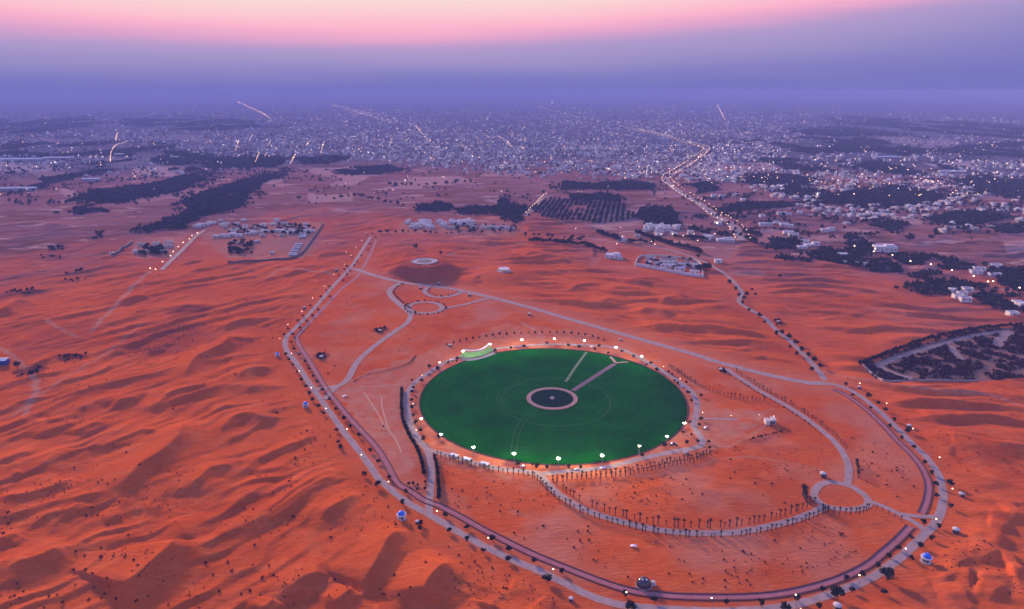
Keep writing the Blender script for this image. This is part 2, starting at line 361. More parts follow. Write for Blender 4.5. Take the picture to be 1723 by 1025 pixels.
# ---------------------------------------------------------------- terrain
GX0, GX1, GY0, GY1, GS = -1000.0, 1200.0, 120.0, 1700.0, 3.0
gx = np.arange(GX0, GX1 + GS, GS); gy = np.arange(GY0, GY1 + GS, GS)
XX, YY = np.meshgrid(gx, gy)
def dist_to(poly, x, y):
    P = np.array(poly, np.float32); best = np.full(x.shape, 1e9, np.float32)
    for a, b in zip(P[:-1], P[1:]):
        d = b - a; l2 = float(d @ d) + 1e-6
        t = np.clip(((x - a[0]) * d[0] + (y - a[1]) * d[1]) / l2, 0, 1)
        dd = (x - a[0] - t * d[0]) ** 2 + (y - a[1] - t * d[1]) ** 2
        np.minimum(best, dd, out=best)
    return np.sqrt(best)
def local_dist(poly, R_=45.0):
    P = np.array(poly); out = np.full(XX.shape, 1e3, np.float32)
    for k in range(0, len(P) - 1, 10):
        q = P[k:k + 11]
        i0 = int(max(0, (q[:, 0].min() - R_ - GX0) // GS)); i1 = int(min(len(gx), (q[:, 0].max() + R_ - GX0) // GS + 2))
        j0 = int(max(0, (q[:, 1].min() - R_ - GY0) // GS)); j1 = int(min(len(gy), (q[:, 1].max() + R_ - GY0) // GS + 2))
        if i1 <= i0 or j1 <= j0: continue
        sl = (slice(j0, j1), slice(i0, i1))
        out[sl] = np.minimum(out[sl], dist_to(q, XX[sl], YY[sl]))
    return out
flat = np.ones(XX.shape, np.float32)
def flatten_by(d, a, b):
    np.minimum(flat, sst(a, b, d).astype(np.float32), out=flat)
for k, (p, w, c) in RW.items():
    if k == 'highway': continue
    q = np.concatenate([p, p[:1]]) if c else p
    flatten_by(local_dist(q), w / 2 + 5, w / 2 + 24)
for k, (p, w) in TW.items(): flatten_by(local_dist(p), w / 2 + 5, w / 2 + 20)
flatten_by(np.hypot(XX - LC[0], YY - LC[1]), LR + 22, LR + 45)
inp = inpoly(XX, YY, park_poly)
plotw = GP(plot_px)
flat[inpoly(XX, YY, plotw)] = 0
comp_px = [[(225, 400), (310, 395), (300, 440), (225, 440)], [(340, 375), (560, 372), (530, 440), (340, 440)], [(660, 368), (880, 368), (890, 402), (660, 402)], [(1000, 372), (1260, 372), (1215, 478), (1060, 462), (1000, 445)], [(0, 600), (20, 600), (20, 640), (0, 640)]]
for c_ in comp_px: flat[inpoly(XX, YY, GP(c_))] = 0
def blur(a, n):
    for _ in range(n):
        a = (np.roll(a, 1, 0) + np.roll(a, -1, 0) + 2 * a) / 4; a = (np.roll(a, 1, 1) + np.roll(a, -1, 1) + 2 * a) / 4
    return a
hard = flat.copy()
flat = np.minimum(hard, blur(flat, 10)) * (hard > 0.001)
def fsample(A, x, y, out=1.0):
    u = np.clip((x - GX0) / GS, 0, len(gx) - 1.001); v = np.clip((y - GY0) / GS, 0, len(gy) - 1.001)
    i = u.astype(int); j = v.astype(int); fu = u - i; fv = v - j
    return (A[j, i] * (1 - fu) + A[j, i + 1] * fu) * (1 - fv) + (A[j + 1, i] * (1 - fu) + A[j + 1, i + 1] * fu) * fv
inpark = blur(inp.astype(np.float32), 3)

# traced dune crests: (photo pixels, height, windward width, lee width)
crests = []
def crest(pts, h, ww=None, lw=None): crests.append((np.array(catmull(GP(pts), 4.0)), h, ww or h * 6.0, (lw * 1.5 if lw else h * 3.6)))
def c28(p, h, **k): crest(Z(p, 0, 665, S28), h, **k)
c28([(935, 105), (885, 165), (865, 240), (780, 320), (690, 380), (645, 430), (610, 520), (590, 560)], 7.5, lw=17)
c28([(430, 295), (540, 250), (625, 215), (690, 190), (770, 198), (865, 185)], 4.2)
c28([(860, 500), (960, 430), (1010, 380), (1100, 362), (1170, 350)], 4.5)
c28([(880, 690), (865, 740), (790, 820), (700, 900), (620, 970), (540, 1015)], 8, lw=18)
c28([(845, 600), (880, 680), (930, 730)], 3.5)
c28([(130, 665), (230, 600), (340, 575), (450, 508)], 4)
c28([(-80, 500), (0, 515), (100, 510), (190, 490), (300, 450), (390, 390)], 4.6)
c28([(-60, 870), (90, 840), (190, 815), (280, 775), (370, 728)], 5)
c28([(490, 625), (600, 585)], 2.8)
c28([(490, 365), (560, 350), (660, 333)], 3)
c28([(20, 340), (90, 300), (180, 285)], 3)
c28([(170, 385), (270, 310), (420, 260)], 3.6)
c28([(130, 215), (220, 185), (410, 130)], 3)
c28([(360, 205), (430, 160), (540, 143)], 3.6)
c28([(530, 65), (600, 40), (690, 38)], 3.8)
c28([(730, 90), (800, 30), (880, 0)], 4)
c28([(1020, 240), (1085, 160), (1130, 120), (1200, 108), (1270, 125), (1400, 108)], 4.2)
c28([(1480, 660), (1560, 600), (1620, 560), (1710, 500), (1790, 455)], 5.5)
c28([(1390, 1010), (1420, 930), (1500, 890), (1610, 873)], 4.5)
c28([(1580, 1040), (1650, 985), (1720, 935)], 4)
c28([(270, 530), (390, 465)], 2.4); c28([(60, 400), (110, 385)], 2.2); c28([(680, 565), (790, 548)], 2.4)
c28([(60, 740), (140, 690)], 2.5); c28([(1250, 1060), (1330, 985)], 3)
def c56(p, h, x0, y0, **k): crest(Z(p, x0, y0, S5), h, **k)
c56([(640, 262), (480, 318), (350, 400), (260, 540), (180, 700), (60, 840), (-40, 910)], 6.5, 600, 845, lw=15)
c56([(1000, 555), (880, 650), (760, 760), (680, 870), (640, 960), (610, 1040)], 6.5, 600, 845, lw=15)
c56([(1480, 755), (1560, 770), (1700, 788)], 4.5, 600, 845, lw=8)
c56([(270, 925), (340, 960), (440, 975)], 4, 860, 845, lw=8)
c56([(1330, 1010), (1290, 1060)], 3, 600, 845)
for p, h in (([(1320, 185), (1450, 230), (1580, 290)], 4.5), ([(1120, 380), (1180, 330), (1300, 310), (1450, 370), (1620, 440)], 5), ([(1160, 450), (1290, 500), (1430, 575)], 4),
             ([(850, 575), (1000, 650), (1150, 740), (1250, 765)], 5), ([(580, 745), (700, 780), (860, 785)], 4), ([(880, 935), (1050, 925), (1240, 955)], 4.5),
             ([(1200, 790), (1350, 850), (1520, 935)], 4.5), ([(1540, 665), (1640, 680), (1760, 690)], 5), ([(100, 900), (280, 935), (420, 905)], 3.5), ([(1500, 100), (1620, 110), (1740, 125)], 3.5)):
    c56(p, h * 0.72, 1423, 845)
c56([(760, 260), (860, 265), (960, 300)], 3.2, 1423, 660); c56([(1000, 490), (1120, 505), (1230, 490)], 3, 1423, 660); c56([(800, 480), (900, 560), (1060, 610)], 3.5, 1423, 660)
def c28b(p, h, **k): crest(Z(p, 0, 330, S28), h, **k)
c28b([(1050, 655), (1095, 700), (1060, 740), (960, 790), (900, 860), (850, 940)], 6, lw=13)
c28b([(1080, 690), (1240, 690)], 3)
c28b([(1120, 905), (1200, 845), (1350, 833)], 4.4)
c28b([(740, 1015), (830, 965), (960, 935), (1070, 918)], 5)
c28b([(530, 1020), (600, 988), (690, 988)], 4)
c28b([(580, 525), (650, 500), (750, 495)], 5)
c28b([(0, 585), (80, 530), (190, 497)], 6.5, lw=16)
c28b([(1050, 655), (1140, 612), (1310, 590)], 4)
c28b([(750, 870), (830, 845), (950, 843)], 3.5)
c28b([(690, 822), (760, 803)], 2.5); c28b([(840, 560), (900, 535), (1000, 545)], 3.5)
c28b([(0, 165), (150, 140), (330, 160)], 8, ww=60, lw=30)
c28b([(1400, 335), (1480, 345), (1600, 335)], 3.5)
def c28c(p, h, **k): crest(Z(p, 560, 330, S28), h, **k)
for p, h in (([(930, 380), (1010, 372), (1110, 385)], 4), ([(900, 300), (960, 280), (1060, 285)], 4), ([(1120, 470), (1180, 440), (1290, 430)], 4.5), ([(1290, 460), (1400, 455), (1520, 470)], 5),
             ([(1430, 570), (1520, 560), (1640, 580)], 5.5), ([(1250, 530), (1330, 510), (1400, 530)], 4.5), ([(1380, 420), (1480, 410), (1600, 405)], 4.5), ([(640, 430), (720, 390), (800, 375), (900, 395)], 5),
             ([(1560, 520), (1620, 500), (1708, 505)], 4.5), ([(1180, 600), (1260, 590), (1350, 610)], 4), ([(1040, 520), (1120, 500), (1200, 515)], 3.5), ([(1500, 640), (1600, 630), (1708, 645)], 4)):
    c28c(p, h)
lee = np.array((0.45, -0.89))

CDIR_L = np.array(G(250, 720)) - np.array(G(60, 790)); CDIR_L /= np.linalg.norm(CDIR_L)
mound_c = np.array(G(714, 441, 13)); view_c = np.array(G(848, 456, 6))
def ridges(x, y, d, lam, seed, warp=0.9):
    # d: crest direction; the lee side lies along n
    n = np.array((d[1], -d[0]))
    if n[1] > 0: n = -n
    a = x * d[0] + y * d[1]; b = x * n[0] + y * n[1]
    u = b / lam + warp * fbm(a / (lam * 4.4), b / (lam * 3.0), seed, 2) + 0.22 * pn(a / (lam * 1.3), b / (lam * 1.2), seed + 5)
    s = u - np.floor(u); k = np.floor(u)
    prof = np.where(s < 0.74, (s / 0.74) ** 1.5, np.clip(1 - (s - 0.74) / 0.26, 0, 1) ** 1.2)
    amp = np.clip(0.55 + 0.9 * pn(a / (lam * 2.6) + k * 7.31, k * 3.77, seed + 9), 0, 1.3)
    return prof * amp
def height(x, y):
    x = np.asarray(x, float); y = np.asarray(y, float)
    r = np.hypot(x, y)
    inside = (x > GX0) & (x < GX1 - 5) & (y > GY0) & (y < GY1 - 5)
    F = np.where(inside, fsample(flat, x, y), np.where(y < GY0 + 5, 1.0, 0.6)) * (1 - sst(1100, 1600, r))
    IP = np.where(inside, fsample(inpark, x, y), 0)
    # weights: left desert / right dunes
    wl = sst(60, -120, x + 0.12 * (y - 300))
    h = np.zeros_like(x)
    rl = ridges(x, y, CDIR_L, 34.0, 3) * 2.6 + ridges(x, y, CDIR_L, 13.0, 31) * 1.35 + ridges(x, y, CDIR_L, 6.5, 37) * 0.22
    rr = ridges(x, y, np.array((0.985, -0.17)), 30.0, 41) * 3.8 + ridges(x, y, np.array((0.95, -0.3)), 12.0, 51) * 1.5 + ridges(x, y, np.array((0.97, -0.2)), 6.0, 57) * 0.2
    rough = np.clip(0.5 + 1.0 * fbm(x / 130, y / 130, 77, 2), 0, 1)
    h += (wl * rl + (1 - wl) * rr) * (1 - 0.8 * IP)
    h += 1.6 * fbm(x / 120, y / 120, 5, 2) * (1 - 0.6 * IP) + 0.30 * fbm(x / 9, y / 7, 15, 3) * rough + 0.5 * fbm(x / 26, y / 20, 25, 2)
    T = np.zeros_like(x)
    for P, hh, ww, lw in crests:
        x0, x1 = P[:, 0].min() - ww, P[:, 0].max() + ww; y0, y1 = P[:, 1].min() - ww, P[:, 1].max() + ww
        m = (x > x0) & (x < x1) & (y > y0) & (y < y1)
        if not m.any(): continue
        xs = x[m]; ys = y[m]
        best = np.full(xs.shape, 1e9); side = np.zeros(xs.shape); al = np.zeros(xs.shape); n = len(P) - 1
        for i in range(n):
            a = P[i]; d = P[i + 1] - a; l2 = d @ d + 1e-9
            t0 = ((xs - a[0]) * d[0] + (ys - a[1]) * d[1]) / l2; t = np.clip(t0, 0, 1)
            qx = xs - a[0] - t * d[0]; qy = ys - a[1] - t * d[1]; dd = qx * qx + qy * qy
            nn = np.array((d[1], -d[0])); nn = nn if nn @ lee > 0 else -nn
            u = dd < best
            best = np.where(u, dd, best); side = np.where(u, (xs - a[0]) * nn[0] + (ys - a[1]) * nn[1], side); al = np.where(u, (i + t) / n, al)
        dist = np.sqrt(best)
        tap = sst(0.0, 0.30, np.minimum(al, 1 - al))
        he = hh * tap
        lee_p = np.clip(1 - dist / lw, 0, 1) ** 1.9
        win_p = np.clip(1 - dist / ww, 0, 1) ** 1.7
        T[m] = np.maximum(T[m], he * np.where(side > 0, lee_p, win_p))
    h = h * (1 - 0.75 * sst(0.3, 3.5, T)) + T
    h = h * F
    # the viewing mound and the smaller viewpoint
    dm = np.hypot(x - mound_c[0], (y - mound_c[1])); bumpy = 1 + 0.16 * pn(x / 22, y / 22, 61)
    h = np.maximum(h, 13.0 * sst(50, 20, dm * bumpy) * sst(0.0, 0.55, np.where(inside, fsample(flat, x, y), 0)))
    dv = np.hypot(x - view_c[0], y - view_c[1])
    h = np.maximum(h, 6.0 * sst(55, 14, dv))
    # a sandy hill on the far left, low rises far out
    h += sst(1200, 2500, r) * sst(9000, 4000, r) * 3.0 * fbm(x / 700, y / 700, 91, 3)
    return h

az = np.concatenate([np.linspace(-80, -46, 60, endpoint=False), np.linspace(-46, 46, 1000, endpoint=False), np.linspace(46, 80, 61)])
rr_ = np.concatenate([np.geomspace(60, 1500, 900, endpoint=False), np.geomspace(1500, 80000, 380)])
AZ, RR = np.meshgrid(np.radians(az), rr_)
TX = RR * np.sin(AZ); TY = RR * np.cos(AZ)
TZ = height(TX, TY)
nr, na = TX.shape
me = bpy.data.meshes.new('desert_ground')
me.vertices.add(nr * na)
me.vertices.foreach_set('co', np.stack([TX, TY, TZ], -1).astype(np.float32).ravel())
ii, jj = np.meshgrid(np.arange(nr - 1), np.arange(na - 1), indexing='ij')
q = np.stack([ii * na + jj, ii * na + jj + 1, (ii + 1) * na + jj + 1, (ii + 1) * na + jj], -1).reshape(-1, 4)[:, ::-1]
nq = len(q)
me.loops.add(4 * nq); me.polygons.add(nq)
me.loops.foreach_set('vertex_index', q.astype(np.int32).ravel())
me.polygons.foreach_set('loop_start', np.arange(0, 4 * nq, 4, dtype=np.int32)); me.polygons.foreach_set('loop_total', np.full(nq, 4, np.int32))
me.polygons.foreach_set('use_smooth', np.ones(nq, bool))
# what the ground is made of: r = gravel/hardpan, g = dark stone and scrub litter, b = farmland soil of the plain, tinted for haze far off
gravel = np.zeros(TX.shape); scrub = np.zeros(TX.shape); AZT = np.arctan2(TX, TY)
_rb = np.array([(math.atan2(*G(a, b)), math.hypot(*G(a, b))) for a, b in ((0, 442), (150, 424), (300, 408), (430, 388), (520, 366), (640, 362), (760, 370), (900, 383), (1010, 402), (1110, 408), (1250, 430), (1400, 456), (1520, 474), (1640, 500), (1723, 522))])
RB = np.interp(AZT, _rb[:, 0], _rb[:, 1])
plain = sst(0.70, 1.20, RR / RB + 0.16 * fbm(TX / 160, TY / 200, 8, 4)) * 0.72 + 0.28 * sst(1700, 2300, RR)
WX = 5 * fbm(TX / 14, TY / 14, 201, 4); WY = 5 * fbm(TX / 14, TY / 14, 203, 4)
for pp, v in (([(560, 655), (690, 640), (700, 800), (668, 806), (630, 745)], 0.75), ([(585, 640), (720, 590), (760, 580), (740, 600), (690, 650), (600, 655)], 0.6),
              ([(1170, 690), (1300, 690), (1250, 730), (1190, 765), (1180, 740)], 0.7), ([(840, 545), (1000, 560), (1000, 580), (860, 578), (770, 590)], 0.45)):
    m = inpoly(TX + WX, TY + WY, GP(pp)); gravel[m] = np.maximum(gravel[m], v)
for pp, v in (([(335, 392), (400, 376), (548, 372), (520, 434), (385, 436)], 0.75), ([(222, 402), (312, 398), (300, 434), (225, 434)], 0.7), ([(672, 374), (872, 372), (880, 396), (672, 394)], 0.7), ([(1000, 385), (1160, 380), (1255, 410), (1215, 440), (1090, 425)], 0.6)):
    m = inpoly(TX + 2 * WX, TY + 2 * WY, GP(pp)); gravel[m] = np.maximum(gravel[m], v)
gravel = gravel * np.clip(0.75 + 0.5 * fbm(TX / 9, TY / 9, 207, 3), 0, 1)
dl_ = np.hypot(TX - LC[0], TY - LC[1]); gravel = np.maximum(gravel, 0.6 * sst(LR + 26, LR + 12, dl_ + 6 * fbm(TX / 15, TY / 15, 211, 3)) * np.clip(0.6 + 0.6 * fbm(TX / 8, TY / 8, 213, 3), 0, 1))
IPT = np.where((TX > GX0) & (TX < GX1 - 5) & (TY > GY0) & (TY < GY1 - 5), fsample(inpark, TX, TY), 0)
gravel = np.maximum(gravel, IPT * 0.5 * np.clip(0.2 + fbm(TX / 40, TY / 40, 19, 3), 0, 1))
gravel = np.maximum(gravel, 0.5 * sst(30, 4, np.where(RR < 1200, fsample(local_dist(RW['cross'][0]), TX, TY), 1e3)) * 0.6)
for tr_, wd_, v_ in (([(255, 458), (242, 467), (200, 510), (154, 560)], 3.0, .8), ([(0, 585), (35, 612), (62, 650), (40, 700)], 3.0, .7), ([(75, 540), (105, 556), (132, 570)], 2.5, .7), ([(20, 700), (110, 640), (190, 590), (240, 545)], 2.2, .5), ([(446, 470), (480, 455), (560, 462)], 3.5, .7), ([(1371, 620), (1440, 640), (1560, 660), (1680, 672), (1760, 700)], 2.5, .5),
                       ([(880, 545), (905, 560), (915, 580)], 2.0, .8), ([(600, 700), (640, 760), (668, 800)], 1.5, .6), ([(740, 690), (745, 700)], 1.0, .5), ([(1180, 760), (1240, 745), (1290, 715)], 1.6, .6), ([(1010, 795), (1100, 800), (1250, 770), (1380, 790)], 2.0, .35), ([(960, 820), (1010, 850), (930, 880), (860, 860)], 2.0, .35)):
    P_ = W(tr_, False, 8); m = (TX > P_[:, 0].min() - 12) & (TX < P_[:, 0].max() + 12) & (TY > P_[:, 1].min() - 12) & (TY < P_[:, 1].max() + 12)
    d_ = dist_to(P_, TX[m] + 0.3 * WX[m], TY[m] + 0.3 * WY[m]); gravel[m] = np.maximum(gravel[m], v_ * sst(wd_, wd_ * 0.4, d_))
def spot(px, py, rx, ry, v, arr):
    c = G(px, py); e = ((TX - c[0]) / rx) ** 2 + ((TY - c[1]) / ry) ** 2
    np.maximum(arr, v * sst(1.3, 0.3, e + 0.5 * fbm(TX / 14, TY / 14, 33, 2)), out=arr)
for a in ((285, 570, 38, 45, .42), (250, 585, 25, 30, .3), (300, 560, 22, 25, .6), (320, 525, 22, 18, .6), (55, 625, 12, 10, .9), (122, 603, 14, 7, .8), (135, 463, 20, 16, .6), (45, 493, 24, 10, .7),
          (85, 435, 26, 18, .7), (95, 418, 16, 12, .8), (160, 400, 18, 14, .7), (0, 500, 18, 20, .6), (640, 555, 7, 8, .8), (541, 599, 7, 8, .8), (100, 570, 30, 60, .35), (1330, 470, 60, 40, .4), (1250, 460, 30, 30, .5)):
    spot(*a, scrub)
fields = np.full(TX.shape, 0.5); fg = np.random.default_rng(8)
for k in range(150):
    fx = fg.uniform(-20, 1740); fy = fg.uniform(225, 455)
    if 560 < fx < 1000 and not 280 < fy < 330: continue
    if fx < 560 and fy > 350: continue
    hw_, hh_ = fg.uniform(12, 55), fg.uniform(2.5, 8) * (0.5 + (fy - 200) / 200); sk = fg.uniform(-18, 18)
    q_ = GP([(fx - hw_ - sk, fy - hh_), (fx + hw_ - sk, fy - hh_ + fg.uniform(-2, 2)), (fx + hw_ + sk, fy + hh_), (fx - hw_ + sk, fy + hh_ + fg.uniform(-2, 2))])
    m = inpoly(TX, TY, q_); fields[m] = fg.choice((0.0, 0.12, 0.85, 1.0, 0.75))
for q_, v in (([(685, 298), (770, 296), (803, 305), (760, 312), (690, 313)], 1.0), ([(505, 285), (600, 280), (640, 295), (560, 300)], .95), ([(185, 330), (260, 322), (310, 330), (240, 342)], .8), ([(1480, 303), (1600, 304), (1625, 312), (1520, 314)], 1.0), ([(1380, 296), (1470, 292), (1490, 300), (1400, 304)], .9)):
    fields[inpoly(TX, TY, GP(q_))] = v
dm = np.hypot(TX - mound_c[0], TY - mound_c[1] + 10)
scrub = np.maximum(scrub, 0.6 * sst(48, 28, dm + 8 * fbm(TX / 12, TY / 12, 71, 2)) * sst(-25, 8, -(TY - mound_c[1])))
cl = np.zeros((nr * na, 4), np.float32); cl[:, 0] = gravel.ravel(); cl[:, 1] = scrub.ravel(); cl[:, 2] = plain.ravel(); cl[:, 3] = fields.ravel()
at_ = me.attributes.new('ground_kind', 'FLOAT_COLOR', 'POINT'); at_.data.foreach_set('color', cl.ravel())
gm = bpy.data.materials.new('desert_sand'); gm.use_nodes = True
t = gm.node_tree; b = t.nodes['Principled BSDF']; b.inputs['Roughness'].default_value = 1.0; b.inputs['Specular IOR Level'].default_value = 0.0
def nd(tp, **k):
    n = t.nodes.new(tp)
    for a, v in k.items(): setattr(n, a, v)
    return n
geo = nd('ShaderNodeNewGeometry'); at = nd('ShaderNodeAttribute', attribute_name='ground_kind'); sp = nd('ShaderNodeSeparateColor'); t.links.new(at.outputs['Color'], sp.inputs[0])
def gnoise(scale, detail=6, rough=0.6, stretch=None):
    n = nd('ShaderNodeTexNoise'); n.inputs['Scale'].default_value = scale; n.inputs['Detail'].default_value = detail; n.inputs['Roughness'].default_value = rough
    if stretch:
        mp = nd('ShaderNodeMapping'); mp.inputs['Scale'].default_value = stretch; mp.inputs['Rotation'].default_value = (0, 0, R(-20))
        t.links.new(geo.outputs['Position'], mp.inputs[0]); t.links.new(mp.outputs[0], n.inputs['Vector'])
    else: t.links.new(geo.outputs['Position'], n.inputs['Vector'])
    return n.outputs[0]
def gmap(v, a, b2):
    r_ = nd('ShaderNodeMapRange'); r_.inputs[1].default_value = a; r_.inputs[2].default_value = b2; t.links.new(v, r_.inputs[0]); return r_.outputs[0]
def gmix(f, a, b2):
    mx = nd('ShaderNodeMix', data_type='RGBA')
    if isinstance(f, float): mx.inputs[0].default_value = f
    else: t.links.new(f, mx.inputs[0])
    for i, v in ((6, a), (7, b2)):
        if isinstance(v, tuple): mx.inputs[i].default_value = (*v, 1)
        else: t.links.new(v, mx.inputs[i])
    return mx.outputs[2]
def gmul(a, b2):
    n = nd('ShaderNodeMath', operation='MULTIPLY')
    for i, v in ((0, a), (1, b2)):
        if isinstance(v, float): n.inputs[i].default_value = v
        else: t.links.new(v, n.inputs[i])
    return n.outputs[0]
c0 = gmix(gmap(gnoise(0.012, 5), 0.35, 0.65), (0.56, 0.106, 0.018), (0.43, 0.072, 0.012))
c0 = gmix(gmul(gmap(gnoise(0.5, 5, 0.75, (0.5, 1.4, 1)), 0.42, 0.72), 0.5), c0, (0.31, 0.048, 0.010))
c0 = gmix(gmul(gmap(gnoise(0.09, 4, 0.7), 0.5, 0.7), 0.45), c0, (0.62, 0.155, 0.042))
c0 = gmix(gmul(gmap(gnoise(0.028, 6, 0.7, (0.6, 1.3, 1)), 0.50, 0.68), 0.55), c0, (0.37, 0.085, 0.030))
grv = gmix(gmap(gnoise(0.25, 6, 0.75), 0.35, 0.65), (0.47, 0.225, 0.13), (0.37, 0.165, 0.095))
c1 = gmix(sp.outputs[0], c0, grv)
scr = gmix(gmap(gnoise(0.6, 4, 0.8), 0.45, 0.6), (0.24, 0.055, 0.025), (0.09, 0.03, 0.022))
c2 = gmix(sp.outputs[1], c1, scr)
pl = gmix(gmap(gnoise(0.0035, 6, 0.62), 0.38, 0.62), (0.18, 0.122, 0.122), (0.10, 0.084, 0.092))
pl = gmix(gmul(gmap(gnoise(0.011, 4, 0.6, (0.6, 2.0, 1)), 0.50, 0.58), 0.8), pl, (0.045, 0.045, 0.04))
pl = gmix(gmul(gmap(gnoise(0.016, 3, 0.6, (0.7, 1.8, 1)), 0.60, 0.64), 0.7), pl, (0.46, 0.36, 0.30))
pl = gmix(gmul(gmap(sp.outputs[2], 0.74, 1.0), 0.75), pl, gmix(gmap(gnoise(0.006, 5, 0.7), 0.4, 0.6), (0.125, 0.105, 0.125), (0.055, 0.055, 0.07)))  # distance haze put into the colour: far soil turns blue-grey
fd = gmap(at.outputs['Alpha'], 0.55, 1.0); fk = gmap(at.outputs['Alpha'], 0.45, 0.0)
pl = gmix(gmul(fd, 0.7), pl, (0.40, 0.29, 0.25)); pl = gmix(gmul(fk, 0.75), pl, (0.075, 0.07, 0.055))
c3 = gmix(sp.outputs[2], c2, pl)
t.links.new(c3, b.inputs['Base Color'])
bp = nd('ShaderNodeBump'); bp.inputs['Strength'].default_value = 0.85; bp.inputs['Distance'].default_value = 0.8
t.links.new(gnoise(0.32, 6, 0.72, (0.6, 1.6, 1)), bp.inputs['Height'])
bp2 = nd('ShaderNodeBump'); bp2.inputs['Strength'].default_value = 0.7; bp2.inputs['Distance'].default_value = 0.35
t.links.new(gnoise(0.55, 4, 0.6, (0.45, 2.2, 1)), bp2.inputs['Height']); t.links.new(bp.outputs[0], bp2.inputs['Normal']); t.links.new(bp2.outputs[0], b.inputs['Normal'])
me.materials.append(gm); me.update()
tag(link('desert_ground', me), kind='structure')
# fast lookups of the ground under things
_hc = {}
def gz(x, y):
    return float(height(np.array([x]), np.array([y]))[0])
def gzs(pts):
    P = np.array(pts, float); return height(P[:, 0], P[:, 1])

# ---------------------------------------------------------------- roads, tracks, lawn
def road_mat(name, base, dark, dust, dustw):
    m = bpy.data.materials.new(name); m.use_nodes = True; t_ = m.node_tree; b_ = t_.nodes['Principled BSDF']
    b_.inputs['Roughness'].default_value = 0.95; b_.inputs['Specular IOR Level'].default_value = 0.05
    g_ = t_.nodes.new('ShaderNodeNewGeometry'); n_ = t_.nodes.new('ShaderNodeTexNoise'); n_.inputs['Scale'].default_value = 0.22; n_.inputs['Detail'].default_value = 6; n_.inputs['Roughness'].default_value = 0.7
    t_.links.new(g_.outputs['Position'], n_.inputs['Vector'])
    a_ = t_.nodes.new('ShaderNodeAttribute'); a_.attribute_name = 'across'
    mx = t_.nodes.new('ShaderNodeMix'); mx.data_type = 'RGBA'; mx.inputs[6].default_value = (*base, 1); mx.inputs[7].default_value = (*dark, 1)
    r0 = t_.nodes.new('ShaderNodeMapRange'); r0.inputs[1].default_value = .35; r0.inputs[2].default_value = .65; t_.links.new(n_.outputs[0], r0.inputs[0]); t_.links.new(r0.outputs[0], mx.inputs[0])
    ad = t_.nodes.new('ShaderNodeMath'); ad.operation = 'ADD'; t_.links.new(a_.outputs['Fac'], ad.inputs[0])
    ml = t_.nodes.new('ShaderNodeMath'); ml.operation = 'MULTIPLY'; ml.inputs[1].default_value = 1.7; sb = t_.nodes.new('ShaderNodeMath'); sb.operation = 'SUBTRACT'; sb.inputs[1].default_value = 0.5
    t_.links.new(n_.outputs[0], sb.inputs[0]); t_.links.new(sb.outputs[0], ml.inputs[0]); t_.links.new(ml.outputs[0], ad.inputs[1])
    r1 = t_.nodes.new('ShaderNodeMapRange'); r1.inputs[1].default_value = dustw; r1.inputs[2].default_value = dustw + 0.35; t_.links.new(ad.outputs[0], r1.inputs[0])
    m2 = t_.nodes.new('ShaderNodeMix'); m2.data_type = 'RGBA'; t_.links.new(r1.outputs[0], m2.inputs[0]); t_.links.new(mx.outputs[2], m2.inputs[6]); m2.inputs[7].default_value = (*dust, 1)
    t_.links.new(m2.outputs[2], b_.inputs['Base Color'])
    return m
M['road'] = road_mat('dusty_asphalt', (0.35, 0.255, 0.215), (0.25, 0.18, 0.155), (0.44, 0.16, 0.07), 0.66)
M['track'] = road_mat('mauve_track', (0.36, 0.14, 0.13), (0.29, 0.11, 0.10), (0.40, 0.13, 0.07), 0.75)
M['edge'] = mat('dark_low_hedge', (0.085, 0.028, 0.025), 0.95, (0.16, 0.05, 0.035), 0.7)
def offset(P, o, closed=False):
    P = np.asarray(P); T = np.gradient(P, axis=0) if not closed else (np.roll(P, -1, 0) - np.roll(P, 1, 0))
    T = T / (np.linalg.norm(T, axis=1, keepdims=True) + 1e-9)
    return P + o * np.stack([-T[:, 1], T[:, 0]], 1)
def ribbon(P, w, z, closed=False, profile=None):
    """returns verts, faces, across values; profile: list of (offset, dz)"""
    cols = profile or [(-0.5 * w, 0), (-0.3 * w, 0.0), (0, 0.02), (0.3 * w, 0.0), (0.5 * w, 0)]
    n = len(P); V = []; A = []
    offs = [offset(P, o, closed) for o, _ in cols]
    for i in range(n):
        for k, (o, dz) in enumerate(cols):
            V.append((offs[k][i][0], offs[k][i][1], z + dz)); A.append(abs(o) / (0.5 * w) if w else 0)
    m = len(cols); Fs = []
    for i in range(n if closed else n - 1):
        j = (i + 1) % n
        for k in range(m - 1): Fs.append((i * m + k, i * m + k + 1, j * m + k + 1, j * m + k)[::-1])
    return V, Fs, A
def road_obj(name, P, w, z, closed, material):
    V, Fs, A = ribbon(P, w, z, closed)
    me_ = bpy.data.meshes.new(name); me_.from_pydata(V, [], Fs); me_.materials.append(material)
    a_ = me_.attributes.new('across', 'FLOAT', 'POINT'); a_.data.foreach_set('value', A)
    me_.update()
    return tag(link(name, me_), kind='structure')
for i, (k, (P, w, c)) in enumerate(RW.items()):
    z = 0.06 + 0.012 * i
    if k in ('village', 'grove'): z = 0.5
    if k == 'highway': z = 3.2
    if k == 'highway':
        hz_ = gzs(P); z = 0
        V, Fs, A = ribbon(P, w, 0); m_ = 5
        V = [(v[0], v[1], max(hz_[max(0, i2 // m_ - 1):i2 // m_ + 2]) + 1.2) for i2, v in enumerate(V)]
        me_ = bpy.data.meshes.new('road'); me_.from_pydata(V, [], Fs); me_.materials.append(M['road'])
        a_ = me_.attributes.new('across', 'FLOAT', 'POINT'); a_.data.foreach_set('value', A); me_.update()
        tag(link('road', me_), kind='structure')
    else: road_obj('road', P, w, z, c, M['road'])
